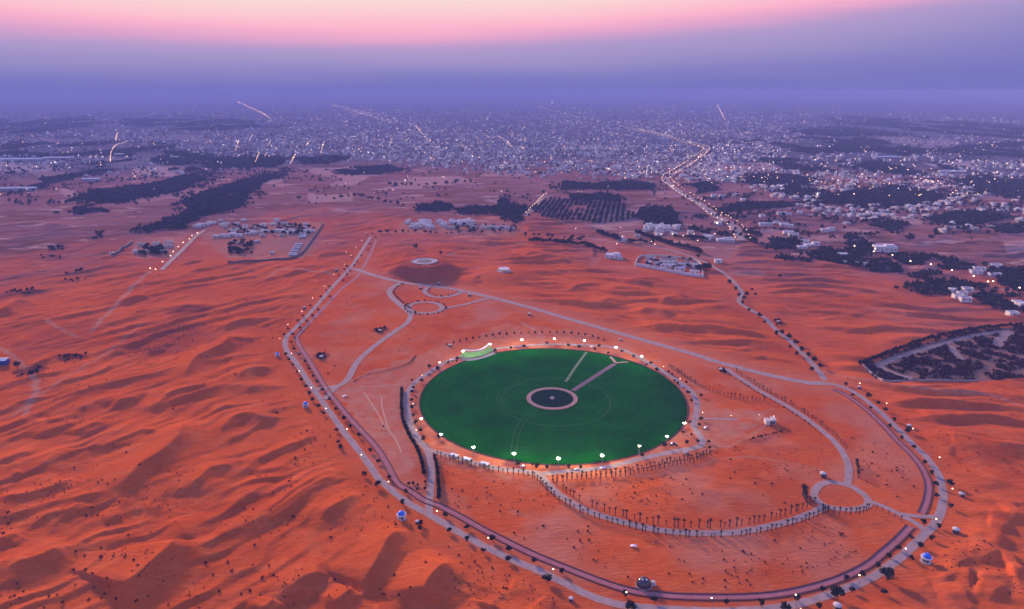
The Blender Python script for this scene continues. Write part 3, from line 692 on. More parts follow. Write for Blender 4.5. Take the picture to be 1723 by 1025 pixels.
for k, (P, w) in TW.items():
    road_obj('cycle_track', P, w, 0.045, False, M['track'])
    for o in (-w / 2 - 0.1, w / 2 + 0.1):
        if k == 'track': Q = P[int(len(P) * 0.40):]
        else: Q = P
        Q = offset(Q, o)
        keep = np.array([abs(math.sin(i * 0.037 + o)) > 0.08 for i in range(len(Q))])
        V, Fs, A = ribbon(Q, 1.3, 0.02, False, [(-0.42, 0), (-0.3, 0.3), (0.3, 0.34), (0.42, 0)])
        me_ = bpy.data.meshes.new('low_hedge'); me_.from_pydata(V, [], Fs); me_.materials.append(M['edge']); me_.update()
        side = 'inner' if (o > 0) == (k == 'track') else 'outer'
        tag(link('low_hedge', me_), f"dark low hedge on the {side} edge of the {'southern' if k == 'track' else 'eastern'} mauve cycle track", 'hedge')

# lawn: rings of quads with a slightly domed surface
gl = bpy.data.materials.new('mown_grass'); gl.use_nodes = True
t = gl.node_tree; b = t.nodes['Principled BSDF']; b.inputs['Roughness'].default_value = 1.0; b.inputs['Specular IOR Level'].default_value = 0.0
geo = nd('ShaderNodeNewGeometry')
sub = nd('ShaderNodeVectorMath', operation='SUBTRACT'); t.links.new(geo.outputs['Position'], sub.inputs[0]); sub.inputs[1].default_value = (LC[0], LC[1], 0)
ln = nd('ShaderNodeVectorMath', operation='LENGTH'); t.links.new(sub.outputs[0], ln.inputs[0])
wob2 = nd('ShaderNodeMath', operation='ADD'); t.links.new(gmul(ln.outputs['Value'], 1.05), wob2.inputs[0]); t.links.new(gmul(gnoise(0.04, 3), 5.0), wob2.inputs[1])
wv = nd('ShaderNodeMath', operation='SINE'); t.links.new(wob2.outputs[0], wv.inputs[0])
c0 = gmix(gmap(gnoise(0.05, 5, 0.65), 0.35, 0.65), (0.0006, 0.042, 0.001), (0.0016, 0.082, 0.002))
c0 = gmix(gmul(gmul(gmap(wv.outputs[0], -0.3, 0.7), gmap(gnoise(0.03, 3), 0.35, 0.65)), 0.5), c0, (0.0010, 0.034, 0.002))
c0 = gmix(gmul(gmap(gnoise(0.022, 4, 0.7), 0.56, 0.70), 0.5), c0, (0.012, 0.075, 0.010))
c0 = gmix(gmul(gmap(gnoise(0.7, 4, 0.7), 0.4, 0.7), 0.35), c0, (0.004, 0.11, 0.009))
t.links.new(c0, b.inputs['Base Color'])
bp = nd('ShaderNodeBump'); bp.inputs['Strength'].default_value = 0.4; bp.inputs['Distance'].default_value = 0.2
t.links.new(gnoise(2.0, 3), bp.inputs['Height']); t.links.new(bp.outputs[0], b.inputs['Normal'])
lb = MB()
lb.lathe([(LR, 0.0), (LR - 0.3, 0.16), (LR * 0.7, 0.2), (LR * 0.4, 0.24), (LR * 0.2, 0.26), (0.0, 0.27)], 160)
tag(link('lawn', lb.mesh('lawn', gl, True), None, (LC[0], LC[1], 0.02)), kind='structure')
# worn rings and paths on the lawn
M['worn'] = mat('worn_grass', (0.035, 0.095, 0.025), 0.95, (0.008, 0.070, 0.008), 0.25, spec=0.0)
M['palepath'] = mat('pale_grass_path', (0.14, 0.20, 0.09), 0.9, (0.05, 0.11, 0.035), 0.5)
M['mauve'] = mat('mauve_paving', (0.17, 0.10, 0.12), 0.85, (0.11, 0.065, 0.08), 0.6)
M['water'] = mat('dark_groundcover', (0.006, 0.012, 0.010), 0.95, (0.006, 0.035, 0.012), 0.25, spec=0.0)
PC = np.array(G(929, 671.5))
def circ(c, r_, n=96): return np.stack([c[0] + r_ * np.cos(np.linspace(0, 2 * np.pi, n, endpoint=False)), c[1] + r_ * np.sin(np.linspace(0, 2 * np.pi, n, endpoint=False))], 1)
def strip(name, P, w, z, material, closed=False):
    V, Fs, A = ribbon(P, w, z, closed, [(-w / 2, 0), (0, 0.012), (w / 2, 0)])
    me_ = bpy.data.meshes.new(name); me_.from_pydata(V, [], Fs); me_.materials.append(material); me_.update()
    return tag(link(name, me_), kind='structure')
RP = abs(G(972, 672)[0] - G(886, 672)[0]) / 2
strip('worn_ring', circ(PC + np.array((2, -3)), RP * 2.12), 1.1, 0.30, M['worn'], True)
strip('worn_ring', circ(PC + np.array((2, -3)), RP * 2.28)[0:60], 0.8, 0.30, M['worn'])
strip('worn_ring', circ(PC + np.array((-6, 0)), RP * 1.6)[30:70], 0.9, 0.315, M['worn'])
strip('path', W([(987, 593), (968, 619), (952, 643)]), 2.2, 0.33, M['palepath'])
for dx in (-4, 5): strip('path', W([(900 + dx, 692), (885 + dx, 704), (872 + dx, 722), (866 + dx, 745), (862 + dx, 768)]), 0.9, 0.335, M['worn'])
strip('path', W([(964, 658), (992, 640), (1015, 625), (1034, 613)]), 3.6, 0.345, M['mauve'])
strip('path', W([(1027, 601), (1032, 606.5), (1036, 611.5)]), 2.2, 0.36, M['pave'])
strip('path', W([(1036, 611.5), (1045, 610.5), (1057, 609.8)]), 2.0, 0.372, M['pave'])
for sq in ([(642, 668), (643, 685), (648, 704), (655, 725), (665, 738), (676, 762)], [(600, 652), (640, 650), (690, 645)], [(612, 660), (632, 690), (650, 722)]):
    strip('path', W(sq), 0.9, 0.07 + 0.012 * sq[0][0] % 0.05, mat('pale_wheel_track', (0.48, 0.27, 0.17), 0.95, (0.42, 0.22, 0.13), 0.6))
# circular plaza in the middle
pz = MB()
pz.lathe([(RP, 0), (RP, 0.55), (RP * 0.84, 0.55), (RP * 0.84, 0.2)], 80)
po = tag(link('ring_plaza', pz.mesh('ring_plaza', M['pave']), None, (*PC, 0.27)), 'pale pink ring walkway in the centre of the green lawn', 'plaza')
wb = MB(); wb.lathe([(RP * 0.83, 0), (RP * 0.83, 0.25), (0, 0.25)], 64)
tag(link('dark_garden', wb.mesh('dark_garden', M['water'], False), None, (*PC, 0.28)), kind='structure')
ft = tag(empty('fountain', (*PC, 0.53)), 'small pale stone fountain in the middle of the dark ring plaza', 'fountain')
f1 = MB(); f1.lathe([(1.5, 0), (1.6, 0.45), (1.35, 0.45), (1.3, 0.2), (0, 0.2)], 20); link('basin', f1.mesh('basin', M['stone']), ft)
f2 = MB(); f2.lathe([(0.4, 0.2), (0.2, 0.9), (0.7, 1.1), (0.65, 1.2), (0.2, 1.2), (0.15, 1.7), (0.3, 1.8), (0.0, 1.9)], 14); link('pedestal', f2.mesh('pedestal', M['stone']), ft)
# sandy bank between lawn and ring road: rim shade put into its dark colour
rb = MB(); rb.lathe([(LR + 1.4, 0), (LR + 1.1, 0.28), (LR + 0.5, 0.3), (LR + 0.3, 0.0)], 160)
M['rim_shade'] = mat('shade_dark_rim_sand', (0.10, 0.035, 0.025), 0.95, (0.05, 0.03, 0.02), 0.5)
tag(link('shaded_rim_bank', rb.mesh('shaded_rim_bank', M['rim_shade']), None, (LC[0], LC[1], 0.01)), 'thin sandy bank in painted shade round the edge of the green circular lawn', 'hedge')

# ---------------------------------------------------------------- plants
def leaf_crown(seed, n, rx, rz, cz, leaf, lumps=6):
    g = np.random.default_rng(seed)
    lc = g.normal(size=(lumps, 3)); lc /= np.linalg.norm(lc, axis=1, keepdims=True); lc *= g.uniform(0.35, 0.75, (lumps, 1))
    k = g.integers(0, lumps, n)
    d = g.normal(size=(n, 3)); d /= np.linalg.norm(d, axis=1, keepdims=True)
    C = lc[k] + d * g.uniform(0.25, 0.5, (n, 1))
    C[:, 2] = np.maximum(C[:, 2], -0.75)
    C = C * np.array((rx, rx, rz)) + np.array((0, 0, cz))
    U = g.normal(size=(n, 3)); U /= np.linalg.norm(U, axis=1, keepdims=True)
    V = np.cross(U, g.normal(size=(n, 3))); V /= np.linalg.norm(V, axis=1, keepdims=True)
    s = leaf * g.uniform(0.6, 1.3, (n, 1))
    return C, U * s, V * s * 0.7
TREES = []
for i in range(5):
    g = random.Random(i + 40)
    tb = MB(); h0 = 0.34
    tb.tube((0, 0, -0.05), (0.02, 0.01, h0), 0.045, 0.032)
    for a in range(5):
        an = a * 1.26 + g.random(); rr2 = 0.16 + 0.12 * g.random()
        tb.tube((0.02, 0.01, h0 - 0.02), (rr2 * math.cos(an), rr2 * math.sin(an), h0 + 0.18 + 0.15 * g.random()), 0.026, 0.010, 5)
    C, U, V = leaf_crown(i, 340, 0.46 + 0.05 * g.random(), 0.40, 0.60, 0.062, 9)
    TREES.append((tb.mesh('trunk', M['bark']), quads_mesh('crown', C, U, V, M['leaf'])))
BUSHY = []
for i in range(4):
    tb = MB(); tb.tube((0, 0, -0.05), (0, 0, 0.3), 0.05, 0.03)
    C, U, V = leaf_crown(100 + i, 300, 0.42, 0.52, 0.50, 0.066, 9)
    BUSHY.append((tb.mesh('trunk', M['bark']), quads_mesh('crown', C, U, V, M['leaf'])))
PALMS = []
for i in range(4):
    g = random.Random(i + 9)
    tb = MB(); hh = 0.66; lx = g.uniform(-0.03, 0.03)
    tb.tube((0, 0, -0.03), (lx, 0, hh), 0.068, 0.052, 7)
    fb = MB()
    for k in range(15):
        a = k * 2.399 + g.random() * 0.5; up = g.uniform(0.6, 1.4) ; ln_ = g.uniform(0.24, 0.38); w = 0.034
        p = np.array((lx, 0, hh)); d = np.array((math.cos(a) * math.cos(up), math.sin(a) * math.cos(up), math.sin(up)))
        sd_ = np.array((-math.sin(a), math.cos(a), 0)); vs = []
        for s in range(5):
            ww = w * (0.5, 1.1, 1.2, 0.8, 0.1)[s]
            vs += [tuple(p - sd_ * ww - np.array((0, 0, 0.012))), tuple(p), tuple(p + sd_ * ww - np.array((0, 0, 0.012)))]
            p = p + d * ln_ / 4; d = d + np.array((0, 0, -0.28)); d /= np.linalg.norm(d)
        fb.add(vs, [(j * 3 + c, j * 3 + c + 1, j * 3 + c + 4, j * 3 + c + 3) for j in range(4) for c in range(2)])
    fb.lathe([(0.02, hh - 0.06), (0.06, hh - 0.02), (0.03, hh + 0.05)], 7, (lx, 0, 0))
    PALMS.append((tb.mesh('trunk', M['bark']), fb.mesh('fronds', M['palm_leaf'])))
SHRUBS = []
for i in range(5):
    C, U, V = leaf_crown(200 + i, 60, 0.5, 0.42, 0.30, 0.11, 5)
    SHRUBS.append(quads_mesh('desert_shrub', C, U, V, M['shrub']))
def plant(kind, lib, part, x, y, z, h, label, cat, group=None, wid=1.0):
    tm, cm = random.choice(lib)
    e = empty(kind, (x, y, z), random.uniform(0, 6.28), h)
    e.scale = (h * wid, h * wid, h)
    link('trunk', tm, e); link(part, cm, e)
    return tag(e, label, cat, group)
def plants(kind, lib, part, pts, hs, label, cat, group, wid=1.0, jit=0.15):
    zs = gzs(pts)
    for (x, y), z in zip(pts, zs):
        h = hs * random.uniform(1 - jit, 1 + jit)
        plant(kind, lib, part, x, y, z, h, label, cat, group, wid)
def loc_word(px, py):
    if py < 560: return 'north-western'
    if px < 560: return 'western'
    if px < 760: return 'south-western'
    if px < 1250: return 'southern'
    if py > 870: return 'south-eastern'
    return 'eastern'
t560 = lambda p, x0, y0: Z(p, x0, y0, S5)
outer_side = (t560([(255, 75), (215, 130), (230, 320), (262, 370), (298, 420), (345, 490), (383, 565), (430, 630), (460, 700), (485, 755), (550, 820), (595, 885)], 440, 540)
  + t560([(1010, 85), (1060, 75), (865, 300), (820, 390), (795, 420), (740, 475), (650, 585), (620, 620), (570, 680), (400, 865), (350, 910), (470, 765)], 440, 380)
  + t560([(35, 135), (50, 250), (75, 295), (305, 560), (668, 830)], 560, 700) + t560([(885, 270), (1055, 355), (1210, 460), (1450, 545), (610, 200), (605, 250)], 600, 845)
  + t560([(60, 835), (365, 860), (635, 535), (720, 415), (825, 345), (895, 230), (1005, 40)], 1423, 845) + t560([(315, 105), (380, 168), (465, 265)], 1423, 660) + t560([(1275, 265), (1420, 995)], 1200, 600)[:1]
  + [(1379, 1020)])
inner_side = (t560([(370, 65), (300, 130), (285, 205), (312, 270), (362, 325), (415, 390), (455, 460), (495, 530), (535, 585), (583, 660), (650, 750), (715, 845), (790, 935), (850, 1010)], 440, 540)
  + t560([(1095, 110), (1040, 175), (1018, 235), (960, 290), (918, 345), (890, 380), (850, 435), (820, 470), (785, 525), (655, 680), (545, 805), (490, 860), (435, 915)], 440, 380)
  + t560([(105, 20), (168, 100), (250, 185), (362, 330), (440, 435), (540, 590), (700, 720)], 560, 700) + t560([(850, 125), (1055, 240), (1300, 350), (1455, 450)], 600, 845)
  + t560([(225, 560), (480, 660), (1090, 880), (1368, 935)], 860, 845) + t560([(525, 955), (862, 970), (1195, 920), (1445, 830), (1670, 725)], 1130, 845)
  + t560([(165, 690), (315, 605), (420, 515), (507, 440), (627, 335), (750, 195)], 1423, 845) + t560([(240, 150), (425, 325), (537, 435), (655, 525), (760, 670), (825, 775), (865, 885), (873, 990)], 1423, 660) + t560([(1335, 370)], 1200, 600))
big_px = t560([(425, 655)], 560, 700) + t560([(345, 735), (1150, 1010)], 860, 845) + t560([(1090, 1015), (1590, 890)], 1130, 845) + t560([(395, 720)], 1423, 845) + t560([(220, 35), (595, 370), (1005, 875)], 1423, 660)
for pts, side in ((outer_side, 'outer'), (inner_side, 'inner')):
    P = [G(a, b, 1.2) for a, b in pts]; zs = gzs(P)
    for (a, b), (x, y), z in zip(pts, P, zs):
        w = loc_word(a, b)
        plant('roadside_tree', TREES, 'crown', x, y, z, random.uniform(2.4, 3.1), f'small dark round tree on the {side} side of the loop road, {w} stretch', 'tree', f'{side} trees of the {w} loop road', 1.05)
for (a, b), hgt, lab in zip(big_px, (3.8, 3.9, 4.0, 4.0, 5.4, 5.8, 3.8, 4.0, 4.0),
    ('wide dark tree at the foot of a dune ridge beside the south-western loop road', 'large dark round tree hard against the southern loop road, above a steep sand bank', 'dark tree cut by the bottom frame edge, left one of two', 'dark tree cut by the bottom frame edge, right one of two',
     'very large dark tree beside a white kiosk at the lower right bend', 'largest round dark tree on the outer verge, lower right of the loop road', 'dark tree just below the kiosk near the eastern road junction', 'dark tree in front of a white kiosk on the eastern loop road', 'wide dark tree beside a white lamp on the far eastern bend')):
    x, y = G(a, b, 1.6); plant('roadside_tree', TREES, 'crown', x, y, gz(x, y), hgt, lab, 'tree', None, 1.12)
ne_trees = t560([(330, 265), (360, 325), (435, 320), (410, 352), (395, 398), (487, 270), (455, 465), (557, 525), (605, 580), (718, 695), (775, 685), (840, 725), (905, 785), (852, 820), (965, 850), (915, 888), (1027, 900), (1085, 945), (520, 320), (270, 205)], 1180, 440) + t560([(945, 125), (965, 35), (1025, 95)], 1200, 600)
plants('roadside_tree', TREES, 'crown', [G(a, b, 1.5) for a, b in ne_trees], 4.3, 'small dark tree lining the straight road to the settlement', 'tree', 'trees along the settlement road', 1.0, 0.25)
# dense hedgerow trees beside the ring road link
def along(px, step, z=0.0, jit=0.0):
    P = catmull(GP(px, z), 0.5); s = np.concatenate([[0], np.cumsum(np.linalg.norm(np.diff(P, axis=0), axis=1))])
    k = np.arange(0, s[-1], step) ; k = k + rng.uniform(-jit, jit, len(k))
    return np.stack([np.interp(k, s, P[:, 0]), np.interp(k, s, P[:, 1])], 1)
hedge_west = [(676, 655), (675.5, 676), (676.5, 700), (681, 715), (690, 735), (702, 755), (709, 775), (714, 800)]
hedge_east = [(731, 768), (735, 785), (737, 805), (738.5, 825), (738, 838)]
plants('hedgerow_tree', BUSHY, 'crown', along(hedge_west, 2.2, 1.0, 0.3), 3.3, 'dense dark hedgerow tree on the left verge of the link road', 'tree', 'hedgerow left of the link road', 0.85)
plants('hedgerow_tree', BUSHY, 'crown', along(hedge_east, 2.2, 1.0, 0.3), 3.2, 'dense dark hedgerow tree on the right verge of the link road', 'tree', 'hedgerow right of the link road', 0.85)
plants('hedgerow_tree', BUSHY, 'crown', [G(715.5, 810, 1), G(715, 822, 1), G(703, 815, 1), G(695, 812, 1), G(688, 814, 1), G(702, 823, 1)], 2.2, 'low dark tree by the small path left of the link road', 'tree', 'trees by the small side path', 0.9)
# ring road trees
ring_tr = t560([(1440, 565), (1535, 575), (1605, 440), (1685, 450), (1455, 640), (1440, 680), (1440, 760), (1440, 830), (1455, 905), (1475, 975)], 440, 540) + t560([(790, 60), (840, 140), (870, 222), (1015, 205)], 560, 700) + t560([(725, 420), (770, 405), (825, 470), (975, 510), (995, 575), (1025, 595), (1110, 585), (1125, 690), (1160, 760), (1250, 715), (1140, 970), (1235, 995), (940, 490), (360, 305), (270, 240), (235, 270), (85, 250), (605, 335), (490, 292)], 960, 540) \
  + t560([(1160, 235), (1220, 300), (1110, 310), (1325, 300), (1330, 355), (690, 435), (1250, 85), (1080, 210), (905, 340)], 960, 690) + t560([(15, 440), (90, 455), (195, 390), (280, 365), (275, 385), (645, 280), (795, 262), (920, 245), (1140, 215), (1345, 237), (1640, 240), (1600, 270), (1450, 250)], 720, 540) + t560([(1000, 520), (1045, 540), (1140, 545), (1350, 545), (1465, 545), (860, 520)], 720, 690)
plants('verge_tree', TREES, 'crown', [G(a, b, 1.2) for a, b in ring_tr], 2.7, 'small dark tree on the verge of the ring road round the lawn', 'tree', 'trees on the verge of the ring road', 1.0, 0.25)
# palm rows
def row(P, o, step, i0=0.0, i1=1.0):
    Q = offset(P, o); s = np.concatenate([[0], np.cumsum(np.linalg.norm(np.diff(Q, axis=0), axis=1))])
    k = np.arange(s[-1] * i0, s[-1] * i1, step); k = k + rng.uniform(-0.32, 0.32, len(k)) * step; k = k[rng.uniform(0, 1, len(k)) > 0.05]
    return np.stack([np.interp(k, s, Q[:, 0]), np.interp(k, s, Q[:, 1])], 1)
av = RW['avenue'][0]
plants('young_palm', PALMS, 'fronds', row(av, -3.3, 2.9, 0.03, 0.99), 3.9, 'slim young palm in the row on the near edge of the curved avenue', 'palm', 'palms on the near edge of the avenue', 0.95, 0.28)
plants('young_palm', PALMS, 'fronds', row(av, 4.4, 3.1, 0.13, 0.985), 4.3, 'slim young palm in the row on the far edge of the curved avenue', 'palm', 'palms on the far edge of the avenue', 0.95, 0.3)
plants('young_palm', PALMS, 'fronds', along([(736, 768), (763, 776), (800, 786), (840, 795), (880, 800), (902, 806)], 2.8, 0, .3), 3.9, 'slim young palm in the row between the pergolas and the sand', 'palm', 'palms below the pergolas', 0.95, 0.2)
plants('young_palm', PALMS, 'fronds', along([(1384, 861), (1396, 862), (1420, 866), (1448, 864), (1462, 856)], 2.6, 0, .3), 4.2, 'slim young palm on the near side of the small roundabout', 'palm', 'palms in front of the roundabout', 0.95, 0.2)
plants('young_palm', PALMS, 'fronds', along([(1475, 856), (1500, 868), (1525, 880)], 3.0, 0, .3), 2.6, 'short young palm beside the road from the roundabout to the loop road', 'palm', 'palms east of the roundabout', 1.0, 0.2)
plants('young_palm', PALMS, 'fronds', along([(1352, 834), (1356, 844), (1364, 850)], 1.6, 0, .3), 5.6, 'tall slim palm in the clump left of the small roundabout', 'palm', 'palm clump left of the roundabout', 1.0, 0.25)
plants('young_palm', PALMS, 'fronds', [G(1353, 834, 0), G(1351, 832, 0)], 6.3, 'tallest dark palm of the clump left of the small roundabout', 'palm', 'pair of tall palms', 1.5, 0.05)
for k, o in enumerate((0, 1)):
    plants('young_palm', PALMS, 'fronds', along([(930, 808 + 4 * o), (960, 804 + 4 * o), (1000, 800 + 5 * o), (1045, 796 + 5 * o), (1090, 787 + 6 * o), (1130, 778 + 6 * o), (1170, 771 + 5 * o), (1198, 762 + 3 * o)], 2.7, 0, .4), 3.2,
           f"short dark palm in the {'front' if o else 'rear'} row below the ring road, lower right of lawn", 'palm', f"{'front' if o else 'rear'} palm row below the ring road", 1.25, 0.25)
north = RW['north'][0]
plants('young_palm', PALMS, 'fronds', row(north, -3.6, 3.6, 0.25, 0.97), 3.2, 'small palm on the lawn side of the road north of the roundabout', 'palm', 'palms on the lawn side of the north road', 1.1, 0.25)
plants('roadside_bush', BUSHY, 'crown', row(north, 3.4, 4.2, 0.35, 0.95), 1.2, 'low bush on the right verge of the road north of the roundabout', 'bush', 'bushes right of the north road', 1.2, 0.3)
plants('young_palm', PALMS, 'fronds', row(north, -4.6, 1.7, 0.06, 0.16), 3.6, 'dark palm standing close together beside the hut above the roundabout', 'palm', 'palms beside the roundabout hut', 1.2, 0.2)
arc_tr = [(1126, 618), (1140, 627), (1160, 640), (1180, 651), (1205, 661), (1232, 668), (1262, 672.5), (1292, 676)]
plants('young_palm', PALMS, 'fronds', along(arc_tr, 2.7, 0, .4), 3.0, 'small dark palm in the arc right of the lawn', 'palm', 'palm arc right of the lawn', 1.3, 0.3)
plants('hedgerow_tree', BUSHY, 'crown', along([(752, 580), (790, 571), (830, 564.5), (870, 561.5), (920, 560.5), (970, 563), (1000, 568), (1020, 574)], 6.2, .5, .5), 2.3, 'small round bush of the dotted arc behind the floodlights', 'bush', 'dotted arc of bushes behind the lawn', 1.0, 0.25)
plants('roadside_bush', BUSHY, 'crown', along([(595, 643), (612, 633), (645, 625), (670, 619), (688, 612), (700, 599)], 1.9, .2, .2), 0.95, 'low brown bush in the thin winding hedge upper left of the lawn', 'bush', 'winding hedge upper left of the lawn', 1.3, 0.3)
plants('roadside_bush', BUSHY, 'crown', along([(1262, 742), (1285, 734), (1310, 728), (1318, 724)], 2.2, .2, .5), 1.3, 'small bush in the short row below the white pavilion', 'bush', 'bush row below the pavilion', 1.2, 0.3)
for lp, nm in ((loopa_px, 'round'), (loopb_px, 'half-moon')):
    P_ = RW['loopa' if nm == 'round' else 'loopb'][0]
    plants('roadside_bush', BUSHY, 'crown', row(P_, 3.8, 6.0), 1.5, f'low dark bush inside the {nm} loop of the upper left roads', 'bush', f'bushes inside the {nm} loop', 1.4, 0.3)
plants('roadside_bush', BUSHY, 'crown', row(RW['loopw'][0], -4.6, 5.0), 1.5, 'low dark bush along the outer edge of the curved upper left road', 'bush', 'bushes along the curved road', 1.5, 0.3)

# desert shrubs: the clear dark dots first, then scattered ones on the dunes
shrub_px = (Z([(830, 65), (670, 345), (470, 418), (490, 407), (518, 425), (605, 275), (355, 343), (615, 230), (440, 535), (412, 570), (465, 575), (615, 668), (485, 727), (525, 742), (482, 772), (543, 775), (600, 775), (640, 795), (665, 827), (635, 857), (668, 868), (445, 857),
   (410, 835), (352, 835), (515, 880), (520, 895), (112, 937), (68, 960), (95, 972), (235, 965), (275, 955), (423, 977), (500, 950), (552, 960), (485, 970), (908, 960), (985, 798), (1020, 857), (1050, 935), (1090, 797), (1220, 715), (1210, 812), (1288, 815), (1310, 857), (1255, 875),
   (1155, 950), (1195, 937), (1245, 950), (1170, 538), (1215, 548), (1295, 548), (1305, 465), (1370, 465), (1395, 400), (1385, 415), (1395, 437), (1248, 388), (1415, 298), (1415, 330), (1460, 260), (1470, 170), (1510, 205), (1580, 195), (1605, 875), (1433, 870), (1585, 680), (1320, 80), (360, 740), (210, 1015), (40, 605), (15, 668), (35, 555), (360, 908), (405, 768), (1400, 560), (1180, 600), (1110, 840), (450, 918), (300, 990), (700, 920), (640, 935)], 0, 665, S28)
   + t560([(220, 800), (510, 825), (405, 870), (260, 870), (880, 425), (795, 500), (975, 505), (1130, 565), (375, 215), (610, 380), (1165, 605), (1300, 630), (300, 40), (1410, 820), (1440, 825), (660, 590), (360, 690)], 600, 845)
   + t560([(230, 750), (440, 690), (635, 680), (725, 700), (560, 740), (600, 810), (465, 845), (290, 825), (890, 860), (1015, 860), (700, 905), (690, 965), (590, 890), (330, 765), (180, 590), (1080, 820), (380, 925), (410, 925), (285, 920), (1110, 905), (860, 970)], 720, 690)
   + t560([(640, 275), (735, 230), (730, 275), (665, 365), (750, 360), (535, 345), (125, 345), (240, 245), (310, 225), (30, 290), (1385, 380), (1520, 425), (790, 550), (1510, 680), (1120, 710), (600, 430)], 860, 845)
   + t560([(515, 745), (720, 745), (650, 770), (755, 790), (515, 810), (600, 555), (500, 545), (755, 655), (515, 655), (610, 660), (570, 695), (700, 480), (1235, 437), (1290, 580), (990, 362), (1615, 290), (1640, 300), (1625, 320), (300, 730), (170, 680), (120, 560), (70, 545), (890, 570), (480, 465), (600, 620), (630, 715), (680, 465), (760, 490), (200, 760), (1300, 625)], 1130, 845)
   + t560([(1270, 540), (1185, 455), (980, 410), (390, 885), (490, 750), (485, 720), (1250, 940), (55, 435), (160, 550), (255, 570), (250, 680), (315, 795), (540, 815), (650, 900), (495, 995), (440, 755), (160, 740), (395, 583), (1395, 75)], 1423, 660)
   + t560([(405, 740), (440, 800), (615, 790), (685, 860), (950, 800), (910, 620), (965, 650), (1105, 660), (1075, 710), (1165, 795), (1530, 470), (1580, 355), (1570, 590), (1535, 655), (820, 820), (1070, 850), (600, 730), (1260, 800), (730, 850), (600, 840)], 960, 690)
   + t560([(160, 70), (205, 195), (480, 410), (685, 165), (165, 255), (560, 300), (685, 485), (400, 300), (1240, 780), (620, 20), (1520, 110)], 1200, 760)
   + Z([(1035, 545), (980, 575), (1095, 565), (975, 610), (1015, 605), (1240, 690), (1305, 680), (990, 760), (980, 905), (1090, 835), (1125, 855), (1305, 540), (510, 880), (430, 915), (1180, 495), (1305, 635)], 0, 330, S28)
   + t560([(865, 680), (815, 735), (140, 555), (75, 600), (180, 840), (115, 795)], 440, 380) + t560([(1490, 120), (1410, 168), (700, 430), (640, 500), (1320, 290), (145, 875), (1170, 1005)], 440, 540))
P = [G(a, b, 0.4) for a, b in shrub_px]
zs = gzs(P); P = [G(a, b, z + 0.4) for (a, b), z in zip(shrub_px, zs)]; zs = gzs(P)
def shrub(x, y, z, s, label, group):
    o = link('desert_shrub', random.choice(SHRUBS), None, (x, y, z - 0.05), random.uniform(0, 6.28), (s * 1.25, s * 1.1, s))
    return tag(o, label, 'shrub', group)
for (a, b), (x, y), z in list(zip(shrub_px, P, zs))[:298]:
    if a < 700: shrub(x, y, z, random.uniform(0.9, 1.6), 'dark dry shrub on the open dunes left of the loop road', 'shrubs on the left dunes')
    elif b > 760 or a < 1100: shrub(x, y, z, random.uniform(0.8, 1.4), 'dark dry shrub on the sand inside the park loop', 'shrubs inside the park')
    else: shrub(x, y, z, random.uniform(0.8, 1.4), 'dark dry shrub on the sand right of the lawn', 'shrubs right of the lawn')
def scatter_quads(P, zs, size, nq, seed, h=0.8):
    g = np.random.default_rng(seed); n = len(P)
    base = np.repeat(np.c_[P, zs], nq, 0); sz = np.repeat(np.broadcast_to(size, (n,)), nq)[:, None]
    d = g.normal(size=(n * nq, 3)); d /= np.linalg.norm(d, axis=1, keepdims=True)
    C = base + d * sz * g.uniform(0.15, 0.5, (n * nq, 1)) * np.array((1, 1, 0.8)); C[:, 2] += sz[:, 0] * h * 0.5
    U = g.normal(size=(n * nq, 3)); U /= np.linalg.norm(U, axis=1, keepdims=True)
    V = np.cross(U, g.normal(size=(n * nq, 3))); V /= np.linalg.norm(V, axis=1, keepdims=True)
    return C, U * sz * g.uniform(.18, .34, (n * nq, 1)), V * sz * g.uniform(.16, .28, (n * nq, 1))
# small tufts: uncountable, one object; denser in the litter-dark hollows
gg = np.random.default_rng(5)
cand = np.stack([gg.uniform(0, 1723, 5200), 480 + 545 * gg.uniform(0, 1, 5200) ** 0.8], 1)
cw = np.array([G(a, b) for a, b in cand]); dens = fbm(cw[:, 0] / 45, cw[:, 1] / 45, 123, 3)
hardv = fsample(hard.astype(float), cw[:, 0], cw[:, 1])
inlawn = np.hypot(cw[:, 0] - LC[0], cw[:, 1] - LC[1]) < LR + 14
keep = (dens > 0.22) & (~inlawn) & (hardv > 0.02)
ex = []
for a, b, rx, ry, n_ in ((285, 572, 34, 38, 260), (255, 588, 25, 26, 120), (640, 555, 6, 6, 30), (541, 600, 6, 6, 30), (55, 626, 11, 9, 70), (122, 603, 13, 6, 50), (95, 418, 14, 10, 50), (230, 855, 30, 16, 60), (20, 640, 20, 40, 60), (712, 455, 40, 18, 160), (960, 830, 60, 14, 60)):
    c = G(a, b); k = gg.normal(size=(n_, 2)) * 0.6; ex.append(np.array(c) + k * np.array((rx, ry)))
tp = np.concatenate([cw[keep]] + ex); tz = gzs(tp)
C, U, V = scatter_quads(tp, tz, gg.uniform(0.35, 0.8, len(tp)), 8, 6)
tag(link('scrub_tufts', quads_mesh('scrub_tufts', C, U, V, M['shrub'])), kind='stuff')

